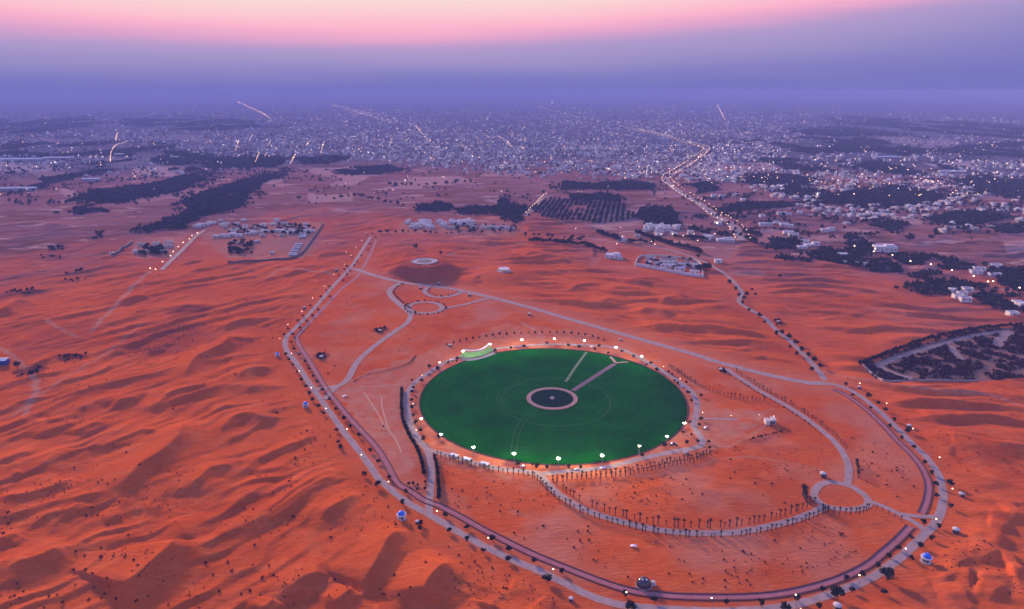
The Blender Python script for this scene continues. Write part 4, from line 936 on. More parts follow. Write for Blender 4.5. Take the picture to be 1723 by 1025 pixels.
# far groves and plantation blocks, each a dark mass of crowns
grove_words = ['widest dark palm grove on the far left plain', 'dark blue grove stepping down towards the left village', 'dark grove strip just above the left village', 'long thin grove at the left frame edge', 'small dark clump on the plain, far left', 'small dark grove between town and red sand', 'faint dark grove inside the far left of town']
def grove_pts(poly, sp, rows=False, ang=0.0):
    W_ = np.array(GP(poly)); c = W_.mean(0); ca, sa = math.cos(ang), math.sin(ang)
    r_ = np.linalg.norm(W_ - c, axis=1).max()
    a = np.arange(-r_, r_, sp); b = np.arange(-r_, r_, sp * (1.9 if rows else 1.0)); A, B = np.meshgrid(a, b); A = A.ravel(); B = B.ravel()
    j = 0.12 if rows else 0.42
    A = A + rng.uniform(-j, j, len(A)) * sp; B = B + rng.uniform(-j, j, len(B)) * sp
    x = c[0] + A * ca - B * sa; y = c[1] + A * sa + B * ca
    k = inpoly(x, y, [tuple(p) for p in W_ + 0]); x, y = x[k], y[k]
    far_ = np.hypot(*c) > 1900; th = fbm(x / (210 if far_ else 75), y / (460 if far_ else 75), 55, 4) > (0.02 if far_ else -0.75 if not rows else -0.6)
    return np.stack([x[th], y[th]], 1)
for i, (kd, poly) in enumerate(groves):
    far = np.mean([b for a, b in poly]) < 285
    # wavering outline
    pl_ = []
    for (a, b), (a2, b2) in zip(poly, poly[1:] + poly[:1]):
        for f in (0, 0.34, 0.67): pl_.append((a + (a2 - a) * f + random.uniform(-9, 9), b + (b2 - b) * f + random.uniform(-2.4, 2.4)))
    p = grove_pts(pl_, 7.5 if far else (4.3 if kd != 'rows' else 4.6), kd == 'rows', R(80) if kd == 'rows' else random.uniform(0, 1.5))
    if kd != 'rows':
        ctr = np.mean(pl_, axis=0); big = [tuple(ctr + (np.array(v) - ctr) * 1.3) for v in pl_]
        p2 = grove_pts(big, 11 if far else 8)
        if len(p2): p2 = p2[fbm(p2[:, 0] / 30, p2[:, 1] / 50, 155 + i, 3) > 0.12]; p = np.concatenate([p, p2])
    if len(p) < 3: continue
    z = gzs(p); C, U, V = scatter_quads(p, z, np.random.default_rng(i).uniform(3.0, 6.2, len(p)) * (1.6 if far else 1.0), 6 if far else 8, i, 0.85)
    tag(link('palm_grove', quads_mesh('palm_grove', C, U, V, M['grove'])), kind='stuff')
# trees along lines and single trees on the plain
def tree_line(px, step, h, label, group, wid=1.0):
    plants('plain_tree', TREES, 'crown', along(px, step, 0, step * 0.35), h, label, 'tree', group, wid, 0.3)
tree_line([(655, 312), (720, 313), (770, 309), (800, 306)], 18, 7, 'dark tree in the row bounding the pale field below town', 'trees bounding the pale field', 1.2)
tree_line([(560, 338), (600, 332), (640, 341), (690, 349)], 20, 7, 'dark tree standing loose on the red plain below town', 'loose trees on the red plain', 1.1)
tree_line([(640, 394), (690, 391), (740, 394), (790, 392)], 11, 4, 'dark tree in front of the long white complex', 'trees before the white complex', 1.4)
tree_line([(880, 397), (905, 398), (940, 401), (985, 402)], 12, 4.5, 'dark tree in the broken row right of the white complex', 'broken tree row right of the white complex', 1.1)
tree_line([(893, 410), (930, 411), (960, 414), (985, 417), (1020, 425)], 3.0, 6, 'dark tree in the curved belt left of the settlement', 'tree belt left of the settlement', 1.1)
tree_line([(950, 411), (965, 406), (982, 407)], 6, 5, 'dark tree in the small hooked row left of the settlement', 'hooked tree row', 1.1)
tree_line([(1005, 393), (1035, 402), (1042, 407)], 3.0, 6, 'dark tree on the upper left edge of the settlement', 'trees at the settlement upper left', 1.2)
tree_line([(1070, 393), (1105, 405), (1130, 413), (1165, 422), (1180, 428)], 3.0, 6, 'dark tree beside the main settlement street', 'trees beside the settlement street', 1.2)
tree_line([(1135, 400), (1160, 402), (1190, 405)], 3.0, 5, 'dark tree behind the lit forecourt of the settlement', 'trees behind the forecourt', 1.2)
tree_line([(1165, 385), (1180, 392), (1192, 396)], 6, 6, 'dark tree beside the slip road above the settlement', 'trees beside the slip road', 1.2)
tree_line([(1255, 405), (1268, 411), (1272, 414)], 6, 7, 'dark tree in the short row at the highway end', 'trees at the highway end', 1.3)
tree_line([(1175, 455), (1186, 453), (1196, 455)], 5, 6, 'dark tree at the lower right corner of the walled compound', 'trees at the walled compound corner', 1.4)
tree_line([(1060, 410), (1075, 408), (1098, 412)], 5, 6, 'dark tree around the small brown plot of the settlement', 'trees around the brown plot', 1.2)
for (a, b), h, lab in (((503, 336), 8, 'single dark tree alone on the red plain, far left'), ((148, 344), 8, 'dark tree beside the small far left clump'), ((170, 402), 7, 'dark round tree on the sand, left of the village'), ((1530, 408), 11, 'lone dark tree on the bare fields, upper right'), ((1574, 398), 9, 'small dark tree on a field edge, upper right'),
                       ((30, 619), 4.5, 'dark tree beside the blue-walled shed at the left frame edge'), ((700, 420), 6, 'dark tree on the ridge left of the viewing mound'), ((742, 431), 5, 'dark tree on the right rim of the viewing mound'), ((1312, 470), 4, 'small dark tree on the sand beside the old field banks')):
    x, y = G(a, b); plant('plain_tree', TREES, 'crown', x, y, gz(x, y), h, lab, 'tree', None, 1.2)
for (a, b), n_, rx, ry, hh in (((95, 419), 10, 9, 6, 3.2), ((84, 433), 12, 12, 5, 2.2), ((168, 393), 6, 6, 4, 4), ((160, 402), 8, 8, 4, 3), ((133, 458), 8, 9, 5, 2.6), ((132, 472), 7, 9, 4, 2.4), ((45, 493), 12, 12, 4, 2.6), ((56, 628), 14, 7, 5, 1.9), ((122, 604), 14, 9, 4, 1.8), ((541, 600), 7, 4, 4, 2.2), ((639, 556), 8, 5, 4, 2.2), ((1312, 545), 6, 4, 3, 2.4), ((1215, 624), 6, 3, 3, 2.0)):
    c = np.array(G(a, b))
    w_ = 'left plain' if a < 300 else 'western park' if a < 700 else 'settlement road'
    plants('scrub_tree', BUSHY, 'crown', [tuple(c + np.array((random.gauss(0, rx * .5), random.gauss(0, ry * .9)))) for _ in range(n_)], hh, f'low dark scrub tree in a small clump on the sand, {w_}', 'tree', f'scrub clumps of the {w_}', 1.4, 0.35)
# the landscaped plot on the right: shrubs in the hundreds as one mass, a hedge, lanes, a low wall
plw = np.array(GP(plot_px)); x0, y0 = plw.min(0); x1, y1 = plw.max(0)
pv_ = np.stack([rng.uniform(x0, x1, 9000), rng.uniform(y0, y1, 9000)], 1)
k = inpoly(pv_[:, 0], pv_[:, 1], [tuple(p) for p in plw])
lanes = [[(1478, 615), (1510, 602), (1560, 586), (1600, 575), (1650, 563), (1700, 557)], [(1478, 615), (1500, 627), (1535, 637)], [(1600, 582), (1606, 592), (1618, 605)], [(1700, 560), (1684, 570), (1678, 582)]]
LW = [W(l) for l in lanes]
dl = np.full(len(pv_), 1e3)
for l in LW: dl = np.minimum(dl, dist_to(l, pv_[:, 0].astype(np.float32), pv_[:, 1].astype(np.float32)))
corner = inpoly(pv_[:, 0], pv_[:, 1], GP([(1445, 617), (1476, 619), (1500, 632), (1528, 640), (1483, 645)]))
dens = fbm(pv_[:, 0] / 16, pv_[:, 1] / 16, 66, 3)
k &= (dl > 4.0) & ((dens > -0.18) | corner)
p = pv_[k]; z = gzs(p)
C, U, V = scatter_quads(p, z, rng.uniform(1.2, 2.6, len(p)), 9, 77)
tag(link('plot_shrubbery', quads_mesh('plot_shrubbery', C, U, V, mat('plot_shrub_leaf', (0.032, 0.015, 0.012), 0.95, (0.06, 0.030, 0.024), 0.6, spec=0.0))), kind='stuff')
M['lane'] = mat('sandy_lane', (0.27, 0.19, 0.15), 0.9, (0.20, 0.14, 0.115), 0.3)
for i, l in enumerate(LW): strip('path', l, 5.0 if i != 3 else 8, 0.09 + 0.012 * i, M['lane'])
pb = MB(); V = [(a, b, 0.04) for a, b in GP(plot_px)]; pb.add(V, [tuple(range(len(V)))])
M['plotsoil'] = mat('dark_plot_soil', (0.13, 0.062, 0.042), 0.95, (0.20, 0.095, 0.06), 0.12)
pm = pb.mesh('plot_soil', M['plotsoil']); tag(link('plot_soil', pm), kind='structure')
plants('plot_hedge_tree', BUSHY, 'crown', along([(1446, 616), (1500, 594), (1560, 573), (1650, 555), (1720, 548)], 3.0, 0, .3), 3.6, 'dark hedge tree along the upper edge of the landscaped plot', 'tree', 'hedge along the landscaped plot', 1.0, 0.2)
def wall_line(name, px, h, th, mtl, label, z0=None):
    P_ = W(px, False, 6.0); z = gzs(P_)
    b_ = MB(); 
    O1 = offset(P_, th / 2); O2 = offset(P_, -th / 2); vs = []; fs = []
    for i in range(len(P_)):
        zz = float(z[i]); vs += [(O1[i][0], O1[i][1], zz - 0.3), (O1[i][0], O1[i][1], zz + h), (O2[i][0], O2[i][1], zz + h), (O2[i][0], O2[i][1], zz - 0.3)]
    for i in range(len(P_) - 1):
        a = i * 4; c = a + 4
        for q_ in range(3): fs.append((a + q_, a + q_ + 1, c + q_ + 1, c + q_))
    n_ = len(P_) * 4; fs += [(0, 3, 2, 1), (n_ - 4, n_ - 3, n_ - 2, n_ - 1)]
    b_.add(vs, fs)
    for i in range(0, len(P_), 3): b_.box((P_[i][0], P_[i][1], float(z[i]) + (h + 0.35) / 2), (th * 2, th * 2, h + 0.35))
    return tag(link(name, b_.mesh(name, mtl)), label, 'wall')
wall_line('boundary_wall', [(1452, 620), (1470, 634), (1484, 645)], 1.6, 0.5, M['stone'], 'short pale wall at the pointed left end of the landscaped plot')
wall_line('boundary_wall', [(1484, 645.5), (1560, 641.5), (1645, 642)], 1.2, 0.4, M['greyroof'], 'grey wall along the lower edge of the landscaped plot')

# ---------------------------------------------------------------- lamps
def make_street_lamp(h, glow, head=0.34, arms=1):
    root = empty('street_lamp', (0, 0, 0))
    b_ = MB(); b_.tube((0, 0, -0.3), (0, 0, h), 0.11, 0.07, 6); b_.lathe([(0.25, -0.2), (0.25, 0.25), (0.12, 0.3)], 8)
    link('pole', b_.mesh('pole', M['metal']), root)
    for s in ((1,) if arms == 1 else (1, -1)):
        a_ = MB(); a_.tube((0, 0, h - 0.1), (s * 0.9, 0, h + 0.15), 0.05, 0.045, 5); arm = link('arm', a_.mesh('arm', M['metal']), root)
        l_ = MB(); l_.lathe([(head * 0.35, -head * 0.75), (head, -head * 0.3), (head * 0.95, head * 0.25), (0.0, head * 0.7)], 9, (s * 1.1, 0, h + 0.1)); link('lamp_head', l_.mesh('lamp_head', glow), arm)
    return root
proto_lamp = make_street_lamp(4.6, M['warm'], 0.29)
used = [False]
def lamps(proto, P, label, group, sc=1.0, first=None):
    zs = gzs(P)
    for (x, y), z in zip(P, zs):
        o = copy_tree(proto)
        o.location = (x, y, z); o.rotation_euler = (0, 0, random.uniform(0, 6.28)); o.scale = (sc,) * 3
        tag(o, label, 'street lamp', group)
lamp_px = (t560([(240, 35), (185, 170), (290, 315), (375, 478), (490, 635), (635, 838)], 440, 540) + t560([(1000, 70), (965, 140), (910, 205), (855, 285), (810, 250), (790, 370), (700, 465), (605, 580), (500, 690), (375, 820)], 440, 380)
  + t560([(120, 130), (292, 370), (540, 638), (1010, 920)], 560, 700) + t560([(1270, 355)], 600, 845) + t560([(390, 628), (1115, 880)], 860, 845) + t560([(1200, 905), (400, 935), (1210, 1018)], 1130, 845) + t560([(598, 443), (878, 152), (145, 690)], 1423, 845) + t560([(400, 112), (665, 352), (920, 625), (1000, 920)], 1423, 660) + t560([(1390, 250)], 1200, 600))
for w in ('north-western', 'western', 'south-western', 'southern', 'south-eastern', 'eastern'):
    q_ = [p for p in lamp_px if loc_word(*p) == w]
    lamps(proto_lamp, [G(a, b, 4.7) for a, b in q_], f'lit street lamp on the {w} stretch of the loop road', f'lamps on the {w} loop road', 1.0)
lamps(proto_lamp, [G(a, b, 3.2) for a, b in t560([(165, 560), (435, 570), (590, 573)], 1200, 600)], 'small lit lamp beside the thin path to the white pavilion', 'lamps by the pavilion path', 0.7)
lamps(proto_lamp, [G(a, b, 3.2) for a, b in t560([(790, 145), (1545, 520)], 560, 700)[:1] + t560([(1535, 520), (1440, 797)], 440, 540) + t560([(893, 445), (1050, 555)], 960, 540) + t560([(1275, 30), (1285, 165)], 960, 690)], 'small lit lamp on the ring road round the lawn', 'lamps on the ring road', 0.75)
vl = [(180 + a / 4.534, 340 + b / 4.534) for a, b in ((682, 237), (655, 258), (620, 285), (592, 308), (543, 345), (507, 378), (475, 415), (437, 455), (345, 515), (380, 520))]
lamps(proto_lamp, [G(a, b, 8) for a, b in vl], 'lit street lamp along the road of the left village', 'lamps of the left village road', 1.8)
# floodlights round the lawn
def make_flood(h, n):
    root = empty('floodlight', (0, 0, 0))
    b_ = MB(); b_.tube((0, 0, -0.3), (0, 0, h), 0.16, 0.10, 8); b_.lathe([(0.45, -0.2), (0.45, 0.3), (0.2, 0.35)], 8); link('pole', b_.mesh('pole', M['metal']), root)
    c_ = MB(); c_.lathe([(0.75, h - 0.12), (0.8, h), (0.75, h + 0.08), (0.6, h + 0.08), (0.6, h - 0.12)], 14); c_.box((0, 0, h - 0.02), (1.4, 0.08, 0.08)); c_.box((0, 0, h + 0.0), (0.08, 1.4, 0.07)); link('crown_ring', c_.mesh('crown_ring', M['metal']), root)
    for k in range(n):
        a = 2 * math.pi * k / n; l_ = MB(); x, y = 0.62 * math.cos(a), 0.62 * math.sin(a)
        l_.lathe([(0.22, -0.45), (0.48, -0.2), (0.48, 0.2), (0.15, 0.45)], 9, (x, y, h + 0.12)); link('lamp', l_.mesh('lamp', M['flood']), root)
    return root
fl_big, fl_small = make_flood(6.0, 7), make_flood(5.0, 3)
flood_px = [(878, 572.5, 1, 'brightest floodlight behind the lawn, lighting the sand below it'), (933, 570.7, 1, 'floodlight at the top centre of the lawn, second from the brightest'), (983.5, 573.7, 1, 'floodlight behind the lawn above the pale grass path'),
  (825, 579.5, 1, 'floodlight at the right tip of the lit crescent stage'), (778.8, 591.5, 1, 'floodlight at the left tip of the lit crescent stage'), (739.7, 610, 0, 'small floodlight left of the crescent stage by parked cars'), (1036.4, 585.3, 1, 'bright floodlight at the upper right of the lawn above the forked path'),
  (1080, 600, 1, 'floodlight on the upper right verge with pale pavement below'), (742, 731, 0, 'small floodlight on the lower left rim of the lawn'), (796.4, 753, 0, 'small floodlight on the lawn rim above the pergolas'),
  (865, 763.8, 1, 'big floodlight on the lower lawn rim, leftmost of three'), (939.6, 772, 1, 'big floodlight on the lower lawn rim, middle of three'), (1013.3, 767, 1, 'big floodlight on the lower lawn rim, rightmost of three'),
  (1076, 750.6, 0, 'faint floodlight on the lower right rim of the lawn'), (1122.5, 734.8, 0, 'small floodlight above the dark vehicle, right rim of the lawn'), (1151.5, 712.5, 0, 'small floodlight on the right rim of the lawn near the bend'), (708.7, 705, 0, 'small floodlight on the left rim of the lawn')]
pwr = {878: 2200, 933: 900, 1036.4: 1100, 1080: 1100, 825: 800, 778.8: 850, 983.5: 700, 865: 2000, 939.6: 2200, 1013.3: 2200, 796.4: 500, 742: 500, 1151.5: 400, 1122.5: 400, 708.7: 400}
for a, b, big, lab in flood_px:
    hh = 6.1 if big else 5.1
    x, y = G(a, b, hh); z = gz(x, y)
    o = copy_tree(fl_big if big else fl_small); o.location = (x, y, z + (0.0)); o.rotation_euler = (0, 0, random.random()); tag(o, lab, 'floodlight', 'floodlights round the lawn')
    if a in pwr:
        ld = bpy.data.lights.new('floodlight_lamp', 'POINT'); ld.energy = pwr[a] * 6.0; ld.color = (1.0, 0.93, 0.62); ld.shadow_soft_size = 0.6
        lo = bpy.data.objects.new('floodlight_lamp', ld); col.objects.link(lo); lo.location = (0, 0, hh + 0.9); lo.parent = o
for p_ in (proto_lamp, fl_big, fl_small):
    for ch in list(p_.children):
        for c2 in list(ch.children): bpy.data.objects.remove(c2)
        bpy.data.objects.remove(ch)
    bpy.data.objects.remove(p_)

# ---------------------------------------------------------------- stage, pergolas, kiosks, domes
M['lit_stage'] = mat('pale_green_stage', (0.15, 0.36, 0.09), 0.8, (0.10, 0.27, 0.06), 0.4)
stg = tag(empty('stage', (*G(803, 597), 0.05)), 'lit pale green crescent stage with a white curved canopy beside the lawn', 'stage')
def loc(px, z=0.0, o=stg): x, y = G(*px, z); return (x - o.location.x, y - o.location.y)
front = [loc(p) for p in ((773, 603), (790, 604), (810, 599.5), (830, 592))]; back = [loc(p) for p in ((779, 593), (795, 594), (812, 592), (825, 583))]
b_ = MB(); vs = [(x, y, 0.6) for x, y in front] + [(x, y, 0.6) for x, y in back] + [(x, y, 0) for x, y in front] + [(x, y, 0) for x, y in back]
b_.add(vs, [(0, 1, 5, 4), (1, 2, 6, 5), (2, 3, 7, 6), (8, 9, 1, 0), (9, 10, 2, 1), (10, 11, 3, 2), (4, 5, 13, 12), (5, 6, 14, 13), (6, 7, 15, 14), (8, 0, 4, 12), (3, 11, 15, 7)])
link('platform', b_.mesh('platform', M['lit_stage']), stg)
arc = catmull([loc(p) for p in ((779, 593), (792, 594.5), (808, 593), (818, 588), (825, 582))], 1.0)
O1 = offset(arc, 1.2); b_ = MB(); vs = []
for (x, y), (x2, y2) in zip(arc, O1): vs += [(x, y, 1.8), (x2, y2, 2.3), (x2, y2, 2.45), (x, y, 1.95)]
fs = []
for i in range(len(arc) - 1):
    for q_ in range(4): fs.append((i * 4 + q_, i * 4 + (q_ + 1) % 4, i * 4 + 4 + (q_ + 1) % 4, i * 4 + 4 + q_))
b_.add(vs, fs); link('canopy', b_.mesh('canopy', M['white']), stg)
b_ = MB()
for (x, y) in O1[::4]: b_.tube((x, y, 0), (x, y, 2.3), 0.09)
link('canopy_posts', b_.mesh('canopy_posts', M['metal']), stg)
st = tag(empty('seating_steps', (*G(802, 603), 0.05)), 'pale steps between the crescent stage and the green lawn', 'steps')
b_ = MB(); pth = catmull([loc(p, 0, st) for p in ((778, 604), (792, 605), (812, 600.5), (830, 594))], 1.5)
for j, (o_, z_) in enumerate(((0, .55), (-1.0, .35), (-2.0, .18))):
    Q = offset(pth, o_); vs = []; fs = []
    for (x, y), (x2, y2) in zip(Q, offset(Q, -0.98)): vs += [(x, y, 0), (x, y, z_), (x2, y2, z_), (x2, y2, 0)]
    for i in range(len(Q) - 1):
        for q_ in range(3): fs.append((i * 4 + q_, i * 4 + q_ + 1, i * 4 + 5 + q_, i * 4 + 4 + q_))
    sb_ = MB(); sb_.add(vs, fs); link('step', sb_.mesh('step', M['stone']), st)
def make_pergola():
    root = empty('pergola', (0, 0, 0))
    for x in (-3.2, 0, 3.2):
        for y in (-1.9, 1.9):
            b_ = MB(); b_.box((x, y, 1.25), (0.3, 0.3, 2.5)); link('post', b_.mesh('post', M['darkroof']), root)
    b_ = MB(); b_.box((0, 0, 2.6), (7.2, 4.4, 0.2)); b_.box((0, 0, 2.86), (6.4, 3.6, 0.32), 0, 0, 0.93); link('roof', b_.mesh('roof', M['white']), root)
    b_ = MB()
    for y in (-1.3, 1.3): b_.box((0, y, 0.5), (5.6, 0.6, 0.12)); b_.box((-2, y, 0.22), (0.3, 0.5, 0.44)); b_.box((2, y, 0.22), (0.3, 0.5, 0.44))
    link('bench', b_.mesh('bench', M['bark']), root)
    return root
pr = make_pergola()
for i, ((a, b), lab) in enumerate((((763.8, 764), 'white roofed pergola by the palms, nearest the link road'), ((785.5, 770.5), 'white roofed pergola by the palms, middle of three'), ((815, 778), 'white roofed pergola by the palms, nearest the avenue'))):
    o = pr if i == 0 else copy_tree(pr); x, y = G(a, b, 2.5); o.location = (x, y, 0.1); o.rotation_euler = (0, 0, R(-30)); o.scale = (0.72,) * 3; tag(o, lab, 'pergola', 'pergolas below the lawn')
def make_dome_kiosk():
    root = empty('domed_kiosk', (0, 0, 0))
    b_ = MB(); b_.lathe([(2.5, -0.4), (2.5, 0.35), (0, 0.35)], 16); link('plinth', b_.mesh('plinth', M['stone']), root)
    for k in range(8):
        a = k * math.pi / 4; c_ = MB(); c_.tube((2.0 * math.cos(a), 2.0 * math.sin(a), 0.35), (2.0 * math.cos(a), 2.0 * math.sin(a), 2.4), 0.16, 0.14, 8); link('column', c_.mesh('column', M['white']), root)
    b_ = MB(); b_.lathe([(1.2, 0.35), (1.2, 2.4)], 12); link('booth', b_.mesh('booth', M['glass']), root)
    b_ = MB(); b_.lathe([(2.2, 2.4), (2.45, 2.45), (2.45, 2.8), (2.0, 2.86), (0, 2.86)], 20); link('cornice', b_.mesh('cornice', M['white']), root)
    b_ = MB(); b_.lathe([(1.9 * math.cos(a), 2.86 + 1.75 * math.sin(a)) for a in np.linspace(0, math.pi / 2, 9)], 20); d_ = link('dome', b_.mesh('dome', M['blue'], True), root)
    b_ = MB(); b_.lathe([(0.09, 4.55), (0.05, 5.0), (0.12, 5.1), (0, 5.3)], 8); link('finial', b_.mesh('finial', M['white']), d_)
    return root
dk = make_dome_kiosk()
for i, ((a, b), s, lab) in enumerate((((675.5, 867), 0.95, 'round white kiosk under a bright blue dome beside the south-western loop road'), ((1559, 939), 0.95, 'round kiosk under a blue dome by the south-eastern loop road'), ((514, 680), 0.8, 'small blue domed kiosk on the sand left of the loop road'), ((466.5, 595.5), 0.75, 'faint blue domed kiosk at the western road bend'))):
    o = dk if i == 0 else copy_tree(dk); x, y = G(a, b, 2.0); z = gz(x, y); x, y = G(a, b, z + 2.0); o.location = (x, y, gz(x, y)); o.rotation_euler = (0, 0, i); o.scale = (s,) * 3; tag(o, lab, 'kiosk', 'blue domed kiosks')
def make_kiosk():
    root = empty('sand_kiosk', (0, 0, 0))
    b_ = MB(); b_.box((0, 0, 1.1), (3.2, 2.4, 2.4)); link('wall', b_.mesh('wall', mat('kiosk_wood', (0.16, 0.09, 0.06), 0.85, (0.22, 0.13, 0.09), 1.5)), root)
    b_ = MB(); b_.box((0, -1.215, 1.45), (2.4, 0.05, 1.0)); link('counter_window', b_.mesh('counter_window', M['glass']), root)
    b_ = MB(); b_.box((1.615, 0.2, 1.05), (0.05, 0.9, 2.0)); link('door', b_.mesh('door', M['darkroof']), root)
    b_ = MB(); b_.lathe([(2.05, 2.2), (2.05, 2.4), (1.2, 2.85), (0.4, 3.05), (0, 3.1)], 8); link('roof', b_.mesh('roof', M['cream'], False), root)
    b_ = MB(); b_.box((0, -1.9, 0.5), (2.4, 0.4, 1.0)); link('counter', b_.mesh('counter', M['bark']), root)
    return root
kk = make_kiosk()
kios = [((702.5, 877.5), .62, 'small pale kiosk between the blue dome and the south-western junction'), ((1530, 716), .85, 'white roofed kiosk behind a dark tree on the eastern loop road'), ((1618, 831), .85, 'white roofed kiosk beyond the eastern bend, farthest right'), ((1608.5, 891), 1.0, 'pale domed kiosk on the sand right of the loop junction'),
        ((1409, 1019), 1.0, 'white kiosk beside the very large tree at the bottom edge'), ((961, 1007), .6, 'tiny white kiosk on the sand below the southern loop road'), ((1446, 651), .75, 'small white kiosk near the pointed end of the landscaped plot'), ((1213, 621), .85, 'bluish kiosk at the upper end of the palm road'),
        ((1310, 541), .95, 'kiosk among dark shrubs beside the settlement road'), ((1385, 797), 1.05, 'dark hut with white top just above the roundabout'), ((541, 600), 1.0, 'dark hut in shrubs inside the western road bend'), ((639.5, 556), .95, 'dark hut in shrubs beside the upper left road'), ((1044, 571), .7, 'small bluish hut between cross road and floodlight'),
        ((757, 580.5), .8, 'pale hut on the sand upper left of the stage'), ((738, 469), 1.0, 'pale hut on the sand between mound and half-moon loop'), ((891, 528), .95, 'small hut with a lit yard beside the cross road'), ((708, 484), .95, 'bluish hut on the cross road at the half-moon loop'), ((790, 496), .9, 'dark hut on the verge right of the half-moon loop'),
        ((566, 453), 1.0, 'pale hut on the sand left of the north-western road'), ((512, 517), .9, 'bluish hut left of the north-western loop road')]
for i, ((a, b), s, lab) in enumerate(kios):
    o = kk if i == 0 else copy_tree(kk); x, y = G(a, b, 1.6 * s); z = gz(x, y); x, y = G(a, b, z + 1.6 * s); o.location = (x, y, gz(x, y)); o.rotation_euler = (0, 0, random.uniform(-0.6, 0.6)); o.scale = (s * .85,) * 3; tag(o, lab, 'kiosk')
gd = tag(empty('glass_dome', (*G(1083, 985), 0)), 'big dark glossy dome beside the southern cycle track', 'dome')
b_ = MB(); b_.lathe([(3.5, -0.3), (3.5, 0.35), (3.2, 0.4)], 28); link('base_ring', b_.mesh('base_ring', M['stone']), gd)
b_ = MB(); b_.lathe([(3.2 * math.cos(a), 0.4 + 3.3 * math.sin(a)) for a in np.linspace(0, math.pi / 2, 12)], 28); dd_ = link('shell', b_.mesh('shell', M['dome'], True), gd)
b_ = MB()
for k in range(10):
    a = k * math.pi / 5
    for s in range(8):
        e0, e1 = s * math.pi / 16, (s + 1) * math.pi / 16
        b_.tube((3.26 * math.cos(e0) * math.cos(a), 3.26 * math.cos(e0) * math.sin(a), 0.4 + 3.36 * math.sin(e0)), (3.26 * math.cos(e1) * math.cos(a), 3.26 * math.cos(e1) * math.sin(a), 0.4 + 3.36 * math.sin(e1)), 0.05, 0.05, 4)
link('ribs', b_.mesh('ribs', M['darkroof']), dd_)
for x in (-0.8, 0.9):
    b_ = MB(); b_.lathe([(0.3, 3.35), (0.45, 3.5), (0.3, 3.8), (0, 3.9)], 9, (x, -0.9, 0)); link('roof_lamp', b_.mesh('roof_lamp', M['white']), gd)
b_ = MB(); b_.box((4.0, 0.3, 0.9), (1.6, 1.4, 1.8)); b_.box((4.9, 0.3, 0.3), (0.6, 1.6, 0.6)); link('entrance', b_.mesh('entrance', M['cream']), gd)
# pavilion right of the lawn
pvn = tag(empty('pavilion', (*G(1295, 714), 0)), 'white two-block pavilion at the end of the thin lit path', 'pavilion')
b_ = MB(); b_.box((-1.9, 0, 1.5), (2.6, 4, 3.2)); b_.box((2.2, 1.0, 1.7), (2.4, 4, 3.6)); link('wall', b_.mesh('wall', M['white']), pvn)
b_ = MB(); b_.box((-1.9, 0, 3.25), (3.0, 4.4, 0.3)); b_.box((2.2, 1.0, 3.65), (2.8, 4.4, 0.3)); link('roof', b_.mesh('roof', M['cream']), pvn)
b_ = MB(); b_.box((0.2, -0.6, 1.3), (1.55, 2.6, 2.6)); link('dark_porch', b_.mesh('dark_porch', M['darkroof']), pvn)
b_ = MB(); b_.box((2.2, -1.03, 1.6), (1.6, 0.06, 1.4)); link('window', b_.mesh('window', M['glass']), pvn)
strip('path', W([(1180, 704.5), (1230, 706), (1284, 711)]), 1.3, 0.09, M['palesand'] if 'palesand' in M else M['stone'])
# viewing plaza on the mound and the lesser viewpoint
vm = tag(empty('viewing_plaza', (mound_c[0], mound_c[1] + 2, 13.0)), 'pale circular viewing plaza on top of the dark mound', 'plaza')
b_ = MB(); b_.lathe([(15, -2.2), (15, 0.5), (8.5, 0.5), (8.5, 0.2), (0, 0.2)], 40); link('paving_ring', b_.mesh('paving_ring', M['stone']), vm)
b_ = MB(); b_.lathe([(8.4, 0.25), (8.4, 0.55), (0, 0.6)], 30); link('planting', b_.mesh('planting', M['darkroof']), vm)
b_ = MB(); b_.lathe([(15.1, 0.4), (15.1, 1.1), (14.7, 1.1), (14.7, 0.4)], 40); link('parapet', b_.mesh('parapet', M['stone']), vm)
b_ = MB(); b_.box((3, -15.6, -1.0), (9, 0.8, 2.2)); link('glowing_front_wall', b_.mesh('glowing_front_wall', mat('orange_glow_wall', (0.6, 0.3, 0.1), 0.8, emit=(1.0, 0.32, 0.12), estr=0.35)), vm)  # orange light on this wall is put in as its own emission
vp = tag(empty('viewing_pavilion', (*view_c, 5.9)), 'small pale round viewing pavilion on a low dune behind the cross road', 'pavilion')
b_ = MB(); b_.lathe([(8, -2), (8, 0.4), (0, 0.4)], 24); link('plinth', b_.mesh('plinth', M['stone']), vp)
b_ = MB(); b_.lathe([(6.2, 2.8), (6.2, 3.2), (4.2, 3.3), (4.0, 3.0)], 24); link('canopy', b_.mesh('canopy', M['white']), vp)
for k in range(6):
    c_ = MB(); a = k * math.pi / 3; c_.tube((5 * math.cos(a), 5 * math.sin(a), 0.4), (5 * math.cos(a), 5 * math.sin(a), 2.9), 0.2); link('post', c_.mesh('post', M['white']), vp)
b_ = MB(); b_.tube((0, 0, 0.4), (0, 0, 6.5), 0.25, 0.1); link('mast', b_.mesh('mast', M['white']), vp)
strip('path', np.array([(x, y) for x, y in W([(742, 432), (775, 425), (800, 416), (840, 411), (893, 410)], False, 8)]), 4.5, 0.4, M['lane'])
